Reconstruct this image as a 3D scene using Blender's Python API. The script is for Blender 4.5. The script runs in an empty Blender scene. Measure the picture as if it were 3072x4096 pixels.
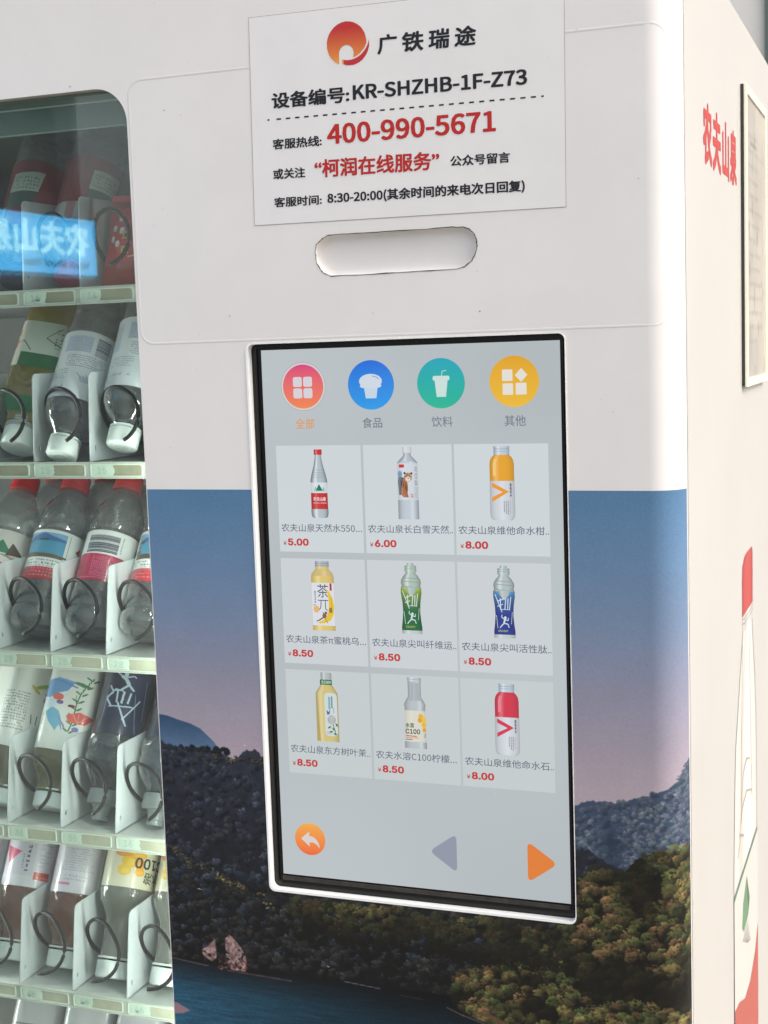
import bpy, bmesh, math, random
import numpy as np
from mathutils import Vector, Matrix

random.seed(7)
rng = np.random.default_rng(11)
SC = bpy.context.scene
COL = SC.collection
MM = 0.001
R = math.radians

# ------------------------------------------------------------------ camera, world, light
cam_d = bpy.data.cameras.new("camera")
cam = bpy.data.objects.new("camera", cam_d)
COL.objects.link(cam)
cam_d.sensor_fit = 'HORIZONTAL'
cam_d.sensor_width = 36.0
cam_d.lens = 36.0 * 5736.386 / 3072.0
cam_d.clip_start = 0.02
cam_d.clip_end = 200.0
fwd = Vector((-0.35262683, 0.92890549, -0.11308809)).normalized()
upv = Vector((-0.00821807, 0.11777228, 0.99300662)).normalized()
rgt = fwd.cross(upv).normalized()
M = Matrix((rgt, upv, -fwd)).transposed().to_4x4()
M.translation = Vector((0.54682386, -1.14915739, -0.00243192))
cam.matrix_world = M
cam_d.dof.use_dof = True
cam_d.dof.focus_distance = 1.27
cam_d.dof.aperture_fstop = 24.0
SC.camera = cam

SUN_EL, SUN_AZ = R(48), R(97)          # azimuth clockwise from +Y: the sun stands to the right of the machine
w = bpy.data.worlds.new("World")
SC.world = w
w.use_nodes = True
nt = w.node_tree
nt.nodes.clear()
sky = nt.nodes.new('ShaderNodeTexSky')
sky.sky_type = 'NISHITA'
sky.sun_disc = False
sky.sun_elevation = SUN_EL
sky.sun_rotation = SUN_AZ
sky.air_density = 1.0
sky.dust_density = 4.0
sky.ozone_density = 0.6
bg = nt.nodes.new('ShaderNodeBackground')
bg.inputs['Strength'].default_value = 0.145
ow = nt.nodes.new('ShaderNodeOutputWorld')
hs = nt.nodes.new('ShaderNodeHueSaturation')      # a milky, overcast sky
hs.inputs['Saturation'].default_value = 0.30
nt.links.new(sky.outputs[0], hs.inputs['Color'])
nt.links.new(hs.outputs[0], bg.inputs[0])
nt.links.new(bg.outputs[0], ow.inputs[0])
sun_d = bpy.data.lights.new("sun", 'SUN')
sun_d.energy = 0.5
sun_d.angle = R(20)
sun_d.color = (1.0, 0.95, 0.88)
sun = bpy.data.objects.new("sun", sun_d)
COL.objects.link(sun)
sdir = Vector((math.sin(SUN_AZ) * math.cos(SUN_EL), math.cos(SUN_AZ) * math.cos(SUN_EL), math.sin(SUN_EL)))
sun.rotation_euler = sdir.to_track_quat('Z', 'Y').to_euler()
SC.view_settings.view_transform = 'Standard'
SC.view_settings.look = 'None'
SC.view_settings.exposure = 1.06
SC.view_settings.gamma = 1.0
SC.cycles.max_bounces = 14
SC.cycles.transparent_max_bounces = 24
SC.cycles.transmission_bounces = 12
SC.cycles.glossy_bounces = 5
SC.cycles.caustics_reflective = False
SC.cycles.caustics_refractive = False
SC.cycles.sample_clamp_indirect = 6.0

# ------------------------------------------------------------------ helpers
def lin(c):
    if isinstance(c, (tuple, list)) and max(c) > 1.001:
        c = [v / 255.0 for v in c]
    return tuple((v / 12.92 if v <= 0.04045 else ((v + 0.055) / 1.055) ** 2.4) for v in c[:3])

def mix3(a, b, t):
    return tuple(a[i] * (1 - t) + b[i] * t for i in range(3))

def new_mat(name):
    m = bpy.data.materials.new(name)
    m.use_nodes = True
    n = m.node_tree
    n.nodes.clear()
    o = n.nodes.new('ShaderNodeOutputMaterial')
    return m, n, o

def pmat(name, col, rough=0.5, metal=0.0, spec=0.5, coat=0.0, dirt=0.0, dscale=30.0, bump=0.0, bscale=200.0, trans=0.0, ior=1.45):
    """principled surface; dirt = strength of an uneven tone, bump = fine relief in mm"""
    m, n, o = new_mat(name)
    b = n.nodes.new('ShaderNodeBsdfPrincipled')
    c = lin(col)
    b.inputs['Base Color'].default_value = (*c, 1)
    b.inputs['Roughness'].default_value = rough
    b.inputs['Metallic'].default_value = metal
    b.inputs['Specular IOR Level'].default_value = spec
    b.inputs['Coat Weight'].default_value = coat
    b.inputs['Coat Roughness'].default_value = 0.08
    b.inputs['Transmission Weight'].default_value = trans
    b.inputs['IOR'].default_value = ior
    tc = n.nodes.new('ShaderNodeTexCoord')
    if dirt > 0:
        no = n.nodes.new('ShaderNodeTexNoise')
        no.inputs['Scale'].default_value = dscale
        no.inputs['Detail'].default_value = 8
        no.inputs['Roughness'].default_value = 0.65
        n.links.new(tc.outputs['Object'], no.inputs['Vector'])
        ra = n.nodes.new('ShaderNodeValToRGB')
        ra.color_ramp.elements[0].position = 0.30
        ra.color_ramp.elements[0].color = (*[v * (1 - dirt) for v in c], 1)
        ra.color_ramp.elements[1].position = 0.62
        ra.color_ramp.elements[1].color = (*c, 1)
        n.links.new(no.outputs['Fac'], ra.inputs[0])
        n.links.new(ra.outputs[0], b.inputs['Base Color'])
    if bump > 0:
        nb = n.nodes.new('ShaderNodeTexNoise')
        nb.inputs['Scale'].default_value = bscale
        nb.inputs['Detail'].default_value = 4
        n.links.new(tc.outputs['Object'], nb.inputs['Vector'])
        bu = n.nodes.new('ShaderNodeBump')
        bu.inputs['Distance'].default_value = bump * MM
        bu.inputs['Strength'].default_value = 1.0
        n.links.new(nb.outputs['Fac'], bu.inputs['Height'])
        n.links.new(bu.outputs[0], b.inputs['Normal'])
    n.links.new(b.outputs[0], o.inputs[0])
    return m

def schlick(n, f0=0.042, gain=1.0):
    """fresnel that reads the same from both sides of a surface"""
    lw = n.nodes.new('ShaderNodeLayerWeight')
    lw.inputs['Blend'].default_value = 0.5
    pw = n.nodes.new('ShaderNodeMath'); pw.operation = 'POWER'; pw.inputs[1].default_value = 4.0
    n.links.new(lw.outputs['Facing'], pw.inputs[0])
    ma = n.nodes.new('ShaderNodeMath'); ma.operation = 'MULTIPLY_ADD'
    ma.inputs[1].default_value = (1 - f0) * gain; ma.inputs[2].default_value = f0 * gain
    n.links.new(pw.outputs[0], ma.inputs[0])
    return ma

def clear_mat(name, tint=(1, 1, 1), gloss=1.0, refr=0.45, ior=1.33, edge=0.55, body=None, body_fac=0.0, wavy=0.0):
    """clear plastic / liquid: transparent + refraction + fresnel gloss, darker rims, optional milky body colour"""
    m, n, o = new_mat(name)
    tr = n.nodes.new('ShaderNodeBsdfTransparent')
    rf = n.nodes.new('ShaderNodeBsdfRefraction')
    rf.inputs['IOR'].default_value = ior
    rf.inputs['Roughness'].default_value = 0.03
    gl = n.nodes.new('ShaderNodeBsdfGlossy')
    gl.inputs['Roughness'].default_value = 0.035
    if wavy > 0:
        tc = n.nodes.new('ShaderNodeTexCoord')
        nz = n.nodes.new('ShaderNodeTexNoise')
        nz.inputs['Scale'].default_value = 55
        nz.inputs['Detail'].default_value = 2
        nz.inputs['Distortion'].default_value = 1.2
        n.links.new(tc.outputs['Object'], nz.inputs['Vector'])
        bu = n.nodes.new('ShaderNodeBump')
        bu.inputs['Strength'].default_value = 1.0
        bu.inputs['Distance'].default_value = wavy * MM
        n.links.new(nz.outputs['Fac'], bu.inputs['Height'])
        n.links.new(bu.outputs[0], rf.inputs['Normal'])
        n.links.new(bu.outputs[0], gl.inputs['Normal'])
    lw = n.nodes.new('ShaderNodeLayerWeight')
    lw.inputs['Blend'].default_value = 0.35
    mg = schlick(n, 0.05, gloss)
    cm = n.nodes.new('ShaderNodeMix')
    cm.data_type = 'RGBA'
    cm.inputs[6].default_value = (*tint, 1)
    cm.inputs[7].default_value = (*[t * edge for t in tint], 1)
    n.links.new(lw.outputs['Facing'], cm.inputs[0])
    n.links.new(cm.outputs[2], tr.inputs[0])
    n.links.new(cm.outputs[2], rf.inputs[0])
    m1 = n.nodes.new('ShaderNodeMixShader')
    m1.inputs[0].default_value = refr
    n.links.new(tr.outputs[0], m1.inputs[1])
    n.links.new(rf.outputs[0], m1.inputs[2])
    last = m1
    if body is not None:
        df = n.nodes.new('ShaderNodeBsdfDiffuse')
        df.inputs[0].default_value = (*lin(body), 1)
        tl = n.nodes.new('ShaderNodeBsdfTranslucent')
        tl.inputs[0].default_value = (*lin(body), 1)
        md = n.nodes.new('ShaderNodeMixShader')
        md.inputs[0].default_value = 0.4
        n.links.new(df.outputs[0], md.inputs[1])
        n.links.new(tl.outputs[0], md.inputs[2])
        mb = n.nodes.new('ShaderNodeMixShader')
        mb.inputs[0].default_value = body_fac
        n.links.new(last.outputs[0], mb.inputs[1])
        n.links.new(md.outputs[0], mb.inputs[2])
        last = mb
    m2 = n.nodes.new('ShaderNodeMixShader')
    n.links.new(mg.outputs[0], m2.inputs[0])
    n.links.new(last.outputs[0], m2.inputs[1])
    n.links.new(gl.outputs[0], m2.inputs[2])
    n.links.new(m2.outputs[0], o.inputs[0])
    return m

def pane_mat(name, tint, gloss=1.0):
    m, n, o = new_mat(name)
    tr = n.nodes.new('ShaderNodeBsdfTransparent')
    tr.inputs[0].default_value = (*tint, 1)
    gl = n.nodes.new('ShaderNodeBsdfGlossy')
    gl.inputs['Roughness'].default_value = 0.012
    df = n.nodes.new('ShaderNodeBsdfDiffuse')
    df.inputs[0].default_value = (0.75, 0.78, 0.75, 1)
    mu = schlick(n, 0.045, gloss)
    # thin film of dust, uneven
    tc = n.nodes.new('ShaderNodeTexCoord')
    no = n.nodes.new('ShaderNodeTexNoise')
    no.inputs['Scale'].default_value = 14
    no.inputs['Detail'].default_value = 6
    n.links.new(tc.outputs['Object'], no.inputs['Vector'])
    mr = n.nodes.new('ShaderNodeMapRange')
    mr.inputs[1].default_value = 0.3
    mr.inputs[2].default_value = 0.75
    mr.inputs[3].default_value = 0.004
    mr.inputs[4].default_value = 0.022
    n.links.new(no.outputs['Fac'], mr.inputs[0])
    m1 = n.nodes.new('ShaderNodeMixShader')
    n.links.new(mr.outputs[0], m1.inputs[0])
    n.links.new(tr.outputs[0], m1.inputs[1])
    n.links.new(df.outputs[0], m1.inputs[2])
    m2 = n.nodes.new('ShaderNodeMixShader')
    n.links.new(mu.outputs[0], m2.inputs[0])
    n.links.new(m1.outputs[0], m2.inputs[1])
    n.links.new(gl.outputs[0], m2.inputs[2])
    n.links.new(m2.outputs[0], o.inputs[0])
    return m

def img_mat(name, arr, rough=0.3, coat=0.0, spec=0.5, gain=1.0):
    """flat print: the picture is drawn below with numpy, nothing is loaded"""
    h, wd = arr.shape[:2]
    im = bpy.data.images.new(name, wd, h, alpha=False)
    px = np.ones((h, wd, 4), np.float32)
    px[..., :3] = np.clip(arr * gain, 0, 1)
    im.pixels.foreach_set(px[::-1].ravel())
    im.update()
    im.pack()
    m, n, o = new_mat(name)
    t = n.nodes.new('ShaderNodeTexImage')
    t.image = im
    t.extension = 'EXTEND'
    b = n.nodes.new('ShaderNodeBsdfPrincipled')
    b.inputs['Roughness'].default_value = rough
    b.inputs['Specular IOR Level'].default_value = spec
    b.inputs['Coat Weight'].default_value = coat
    b.inputs['Coat Roughness'].default_value = 0.06
    n.links.new(t.outputs[0], b.inputs['Base Color'])
    n.links.new(b.outputs[0], o.inputs[0])
    return m

def attr_mat(name, emit=0.0, base=1.0, rough=0.35, spec=0.5):
    m, n, o = new_mat(name)
    a = n.nodes.new('ShaderNodeAttribute')
    a.attribute_name = 'Col'
    b = n.nodes.new('ShaderNodeBsdfPrincipled')
    b.inputs['Roughness'].default_value = rough
    b.inputs['Specular IOR Level'].default_value = spec
    if emit > 0:
        b.inputs['Base Color'].default_value = (0.02, 0.02, 0.022, 1)
        n.links.new(a.outputs[0], b.inputs['Emission Color'])
        b.inputs['Emission Strength'].default_value = emit
        tc = n.nodes.new('ShaderNodeTexCoord')
        nz = n.nodes.new('ShaderNodeTexNoise')
        nz.inputs['Scale'].default_value = 9
        nz.inputs['Detail'].default_value = 7
        nz.inputs['Distortion'].default_value = 0.6
        n.links.new(tc.outputs['Object'], nz.inputs['Vector'])
        mr = n.nodes.new('ShaderNodeMapRange')
        mr.inputs[1].default_value = 0.35; mr.inputs[2].default_value = 0.7
        mr.inputs[3].default_value = 0.04; mr.inputs[4].default_value = 0.34
        n.links.new(nz.outputs['Fac'], mr.inputs[0])
        n.links.new(mr.outputs[0], b.inputs['Roughness'])
    else:
        n.links.new(a.outputs[0], b.inputs['Base Color'])
    n.links.new(b.outputs[0], o.inputs[0])
    return m

def mesh_obj(name, verts, faces, mat, parent=None, smooth=False, uvs=None, cols=None, autosmooth=None):
    me = bpy.data.meshes.new(name)
    me.from_pydata([tuple(v) for v in verts], [], faces)
    if uvs is not None:
        ul = me.uv_layers.new(name="UVMap")
        for l in me.loops:
            ul.data[l.index].uv = uvs[l.vertex_index]
    if cols is not None:
        ca = me.color_attributes.new('Col', 'FLOAT_COLOR', 'POINT')
        for i, c in enumerate(cols):
            ca.data[i].color = (c[0], c[1], c[2], 1)
    me.materials.append(mat)
    if smooth:
        me.shade_smooth()
        if autosmooth:
            me.set_sharp_from_angle(angle=R(autosmooth))
    me.update()
    o = bpy.data.objects.new(name, me)
    COL.objects.link(o)
    if parent is not None:
        o.parent = parent
    return o

def empty(name, loc, label, cat, group=None):
    o = bpy.data.objects.new(name, None)
    o.empty_display_size = 0.02
    COL.objects.link(o)
    o.location = loc
    o['label'] = label
    o['category'] = cat
    if group:
        o['group'] = group
    return o

def tag(o, label=None, cat=None, group=None, kind=None):
    if label: o['label'] = label
    if cat: o['category'] = cat
    if group: o['group'] = group
    if kind: o['kind'] = kind
    return o

class MB:
    """collects shapes given in millimetres"""
    def __init__(s):
        s.v, s.f = [], []
    def add(s, vs, fs):
        b = len(s.v)
        s.v += [Vector(v) * MM for v in vs]
        s.f += [tuple(b + i for i in f) for f in fs]
    def box(s, x0, x1, y0, y1, z0, z1):
        vs = [(x, y, z) for x in (x0, x1) for y in (y0, y1) for z in (z0, z1)]
        s.add(vs, [(0, 1, 3, 2), (4, 6, 7, 5), (0, 4, 5, 1), (2, 3, 7, 6), (0, 2, 6, 4), (1, 5, 7, 3)])
    def tube(s, pts, r, n=8, caps=True):
        pts = [Vector(p) for p in pts]
        vs, fs = [], []
        up = Vector((0.13, 0.2, 0.97))
        for i, p in enumerate(pts):
            t = (pts[min(i + 1, len(pts) - 1)] - pts[max(i - 1, 0)]).normalized()
            a = t.cross(up)
            if a.length < 1e-3: a = t.cross(Vector((1, 0, 0)))
            a.normalize()
            b = t.cross(a).normalized()
            up = b.cross(t) * -1 if False else up
            for k in range(n):
                g = 2 * math.pi * k / n
                vs.append(p + (a * math.cos(g) + b * math.sin(g)) * r)
        for i in range(len(pts) - 1):
            for k in range(n):
                fs.append((i * n + k, i * n + (k + 1) % n, (i + 1) * n + (k + 1) % n, (i + 1) * n + k))
        if caps:
            fs.append(tuple(range(n - 1, -1, -1)))
            fs.append(tuple((len(pts) - 1) * n + k for k in range(n)))
        s.add(vs, fs)
    def build(s, name, mat, parent=None, smooth=False, auto=None):
        o = mesh_obj(name, s.v, s.f, mat, parent, smooth, autosmooth=auto)
        return o

def bevel(o, wmm, seg=2):
    bm = bmesh.new()
    bm.from_mesh(o.data)
    bmesh.ops.bevel(bm, geom=bm.edges[:], offset=wmm * MM, segments=seg, affect='EDGES', profile=0.6)
    bm.to_mesh(o.data)
    bm.free()
    return o

def rrect(x0, x1, z0, z1, r, n=8, skew=None):
    """rounded rectangle outline; r may be one radius or four (bl, br, tr, tl)"""
    if not isinstance(r, (tuple, list)): r = (r,) * 4
    pts = []
    for (cx, cz, a0, rr) in ((x0 + r[0], z0 + r[0], 180, r[0]), (x1 - r[1], z0 + r[1], 270, r[1]),
                             (x1 - r[2], z1 - r[2], 0, r[2]), (x0 + r[3], z1 - r[3], 90, r[3])):
        for k in range(n + 1):
            a = R(a0 + 90 * k / n)
            pts.append((cx + rr * math.cos(a), cz + rr * math.sin(a)))
    return pts

def sheet(name, outline, holes, y0, y1, mat, parent=None):
    """a flat plate in the XZ plane with holes, between depths y0 < y1 (mm), through a 2D curve"""
    c = bpy.data.curves.new(name, 'CURVE')
    c.dimensions = '2D'
    c.fill_mode = 'BOTH'
    c.extrude = abs(y1 - y0) / 2
    for loop in [outline] + holes:
        sp = c.splines.new('POLY')
        sp.points.add(len(loop) - 1)
        for i, (x, z) in enumerate(loop):
            sp.points[i].co = (x, z, 0, 1)
        sp.use_cyclic_u = True
    tmp = bpy.data.objects.new('tmp', c)
    COL.objects.link(tmp)
    me = bpy.data.meshes.new_from_object(tmp.evaluated_get(bpy.context.evaluated_depsgraph_get()))
    bpy.data.objects.remove(tmp)
    bpy.data.curves.remove(c)
    ym = (y0 + y1) / 2
    for v in me.vertices:
        x, z, d = v.co
        v.co = (x * MM, (ym - d) * MM, z * MM)
    me.name = name
    me.materials.clear()
    me.materials.append(mat)
    o = bpy.data.objects.new(name, me)
    COL.objects.link(o)
    if parent: o.parent = parent
    return o

def _font(fn):
    """one of the typefaces that ship inside Blender itself; the built-in face is used if it is not there"""
    try:
        import os
        p = os.path.join(bpy.utils.system_resource('DATAFILES', path='fonts'), fn)
        return bpy.data.fonts.load(p) if os.path.exists(p) else None
    except Exception:
        return None
F_CJK = _font("Noto Sans CJK Regular.woff2")
F_INT = _font("Inter.woff2")
def face_of(t):
    if '-' in t: return 'cjk'
    lat = any(ch.isascii() and ch.isalnum() for ch in t)
    cj = any(ord(ch) > 0x2e80 for ch in t)
    return 'cjk' if (lat and cj) or 'π' in t else ('int' if lat else 'own')
_tc = {}
_lay = {}
def glyphs(body, bold=0.0, shear=0.0, face=None):
    """text turned to a flat mesh, normalised to the unit square: (verts, faces)"""
    face = face or face_of(body)
    k = (body, bold, shear, face)
    if k in _tc: return _tc[k]
    c = bpy.data.curves.new('t', 'FONT')
    c.body = body
    fnt = {'int': F_INT, 'cjk': F_CJK}.get(face)
    if fnt: c.font = fnt
    c.shear = shear
    c.resolution_u = 3
    o = bpy.data.objects.new('t', c)
    COL.objects.link(o)
    me = bpy.data.meshes.new_from_object(o.evaluated_get(bpy.context.evaluated_depsgraph_get()))
    bpy.data.objects.remove(o)
    bpy.data.curves.remove(c)
    vs = np.array([v.co[:2] for v in me.vertices])
    fs = [tuple(p.vertices) for p in me.polygons]
    bpy.data.meshes.remove(me)
    # heavier weights: the same outline laid a few times side by side, each copy a hair above the last
    lay = np.zeros(len(vs))
    if bold > 0:
        bold *= 1.1 if face == 'own' else 0.5
        base, bf, n0 = vs, fs, len(vs)
        offs = [(0, 0), (1, 0), (-1, 0), (0, .8), (0, -.8), (.75, .7), (-.75, -.7), (.75, -.7), (-.75, .7)]
        vs = np.concatenate([base + np.array(o_) * bold for o_ in offs])
        lay = np.repeat(np.arange(len(offs)), n0)
        fs = [tuple(i + n0 * j for i in f) for j in range(len(offs)) for f in bf]
    lo, hi = vs.min(0), vs.max(0)
    vs = (vs - lo) / np.maximum(hi - lo, 1e-6)
    _lay[k] = lay
    _tc[k] = (vs, fs)
    return _tc[k]
def layers(body, bold=0.0, shear=0.0, face=None):
    face = face or face_of(body)
    return _lay[(body, bold, shear, face)]

def text_obj(name, body, x0, x1, z0, z1, mat, parent, to3d, bold=0.0, shear=0.0):
    vs, fs = glyphs(body, bold, shear)
    ly = layers(body, bold, shear)
    P = [to3d(x0 + (x1 - x0) * a, z0 + (z1 - z0) * b) for a, b in vs]
    if bold > 0 and len(P):
        p0, p1, p2 = to3d(0, 0), to3d(1, 0), to3d(0, 1)
        nrm = (p1 - p0).cross(p2 - p0).normalized()
        P = [p_ + nrm * (0.018 * MM * l) for p_, l in zip(P, ly)]
    return mesh_obj(name, P, fs, mat, parent)

def lathe(prof, n=32, mod=None, square=0.0, cap0=True, cap1=True, uvrange=None):
    """prof = [(z, r)] in mm; square rounds the section towards a square; returns verts (m), faces, uvs"""
    vs, uv, fs = [], [], []
    m = n + 1 if uvrange else n
    z0, z1 = prof[0][0], prof[-1][0]
    for (z, r) in prof:
        for k in range(m):
            a = 2 * math.pi * k / n
            rr = r
            if square > 0:
                c, s = abs(math.cos(a)), abs(math.sin(a))
                p = 2 + 6 * square
                rr = r * (c ** p + s ** p) ** (-1.0 / p) * (1 - 0.06 * square)
            if mod: rr *= mod(z, a)
            vs.append((rr * math.sin(a) * MM, -rr * math.cos(a) * MM, z * MM))   # u = 0 faces -Y
            uv.append(((k / n + 0.5) % 1.0001 if False else k / n, (z - z0) / max(z1 - z0, 1e-6)))
    for i in range(len(prof) - 1):
        for k in range(n):
            a, b = i * m + k, i * m + (k + 1) % m
            fs.append((a, b, b + m, a + m))
    if not uvrange:
        if cap0: fs.append(tuple(range(n - 1, -1, -1)))
        if cap1: fs.append(tuple((len(prof) - 1) * m + k for k in range(n)))
    return vs, fs, uv

def interp(prof, z):
    for (a, ra), (b, rb) in zip(prof, prof[1:]):
        if a <= z <= b and b > a:
            return ra + (rb - ra) * (z - a) / (b - a)
    return prof[-1][1]

# ------------------------------------------------------------------ numpy drawing of flat print
class Canvas:
    def __init__(s, w, h, col):
        s.w, s.h = w, h
        s.a = np.empty((h, w, 3), np.float32)
        s.a[:] = [c / 255 for c in col]
        s.Y, s.X = np.mgrid[0:h, 0:w].astype(np.float32)
    def mask_poly(s, pts):
        m = np.zeros((s.h, s.w), bool)
        n = len(pts)
        for i in range(n):
            (x1, y1), (x2, y2) = pts[i], pts[(i + 1) % n]
            if y1 == y2: continue
            c = ((s.Y < y1) != (s.Y < y2)) & (s.X < (x2 - x1) * (s.Y - y1) / (y2 - y1) + x1)
            m ^= c
        return m
    def fill(s, m, col, al=1.0):
        c = np.array([v / 255 for v in col], np.float32)
        s.a[m] = s.a[m] * (1 - al) + c * al
    def poly(s, pts, col, al=1.0): s.fill(s.mask_poly(pts), col, al)
    def rect(s, x0, y0, x1, y1, col, al=1.0):
        x0, x1, y0, y1 = [int(max(0, v)) for v in (x0, x1, y0, y1)]
        c = np.array([v / 255 for v in col], np.float32)
        s.a[y0:y1, x0:x1] = s.a[y0:y1, x0:x1] * (1 - al) + c * al
    def ell(s, cx, cy, rx, ry, col, al=1.0, ang=0.0):
        ca, sa = math.cos(ang), math.sin(ang)
        dx, dy = s.X - cx, s.Y - cy
        s.fill(((dx * ca + dy * sa) / rx) ** 2 + ((-dx * sa + dy * ca) / ry) ** 2 < 1, col, al)
    def line(s, x0, y0, x1, y1, wd, col, al=1.0):
        dx, dy = x1 - x0, y1 - y0
        L = max(math.hypot(dx, dy), 1e-3)
        nx, ny = -dy / L * wd / 2, dx / L * wd / 2
        s.poly([(x0 + nx, y0 + ny), (x1 + nx, y1 + ny), (x1 - nx, y1 - ny), (x0 - nx, y0 - ny)], col, al)
    def bars(s, x0, y0, x1, y1, col, step=3):
        x = x0
        while x < x1:
            wd = random.choice((1, 1, 2, 3))
            s.rect(x, y0, min(x + wd, x1), y1, col)
            x += wd + random.choice((1, 1, 2))
    def script(s, x0, y0, x1, y1, size, col, al=0.9, lead=1.6):
        """small print too small to read: rows of broken marks"""
        y = y0
        while y + size <= y1:
            x = x0
            while x < x1 - size * 0.5:
                if random.random() < 0.92:
                    for _ in range(3):
                        a, b = random.random() * size * .6, random.random() * size * .6
                        if random.random() < .5: s.rect(x + a * .3, y + b, x + size * .85, y + b + max(1, size * .16), col, al)
                        else: s.rect(x + a, y + b * .3, x + a + max(1, size * .16), y + size * .95, col, al)
                x += size
            y += size * lead
    def blur(s, k=1):
        for _ in range(k):
            a = s.a
            s.a = (a + np.roll(a, 1, 0) + np.roll(a, -1, 0) + np.roll(a, 1, 1) + np.roll(a, -1, 1)) / 5

def vnoise(h, w_, cell):
    gh, gw = int(h / cell) + 3, int(w_ / cell) + 3
    g = rng.random((gh, gw)).astype(np.float32)
    y = np.arange(h) / cell
    x = np.arange(w_) / cell
    yi, xi = y.astype(int), x.astype(int)
    fy, fx = (y - yi)[:, None], (x - xi)[None, :]
    fy, fx = fy * fy * (3 - 2 * fy), fx * fx * (3 - 2 * fx)
    a = g[yi][:, xi]; b = g[yi][:, xi + 1]; c = g[yi + 1][:, xi]; d = g[yi + 1][:, xi + 1]
    return (a * (1 - fx) + b * fx) * (1 - fy) + (c * (1 - fx) + d * fx) * fy

def fbm(h, w_, cell, o=4):
    t, a = 0, 1.0
    s = 0
    for _ in range(o):
        t = t + a * vnoise(h, w_, max(cell, 1.01)); s += a
        a *= .55; cell /= 2
    return t / s

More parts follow.
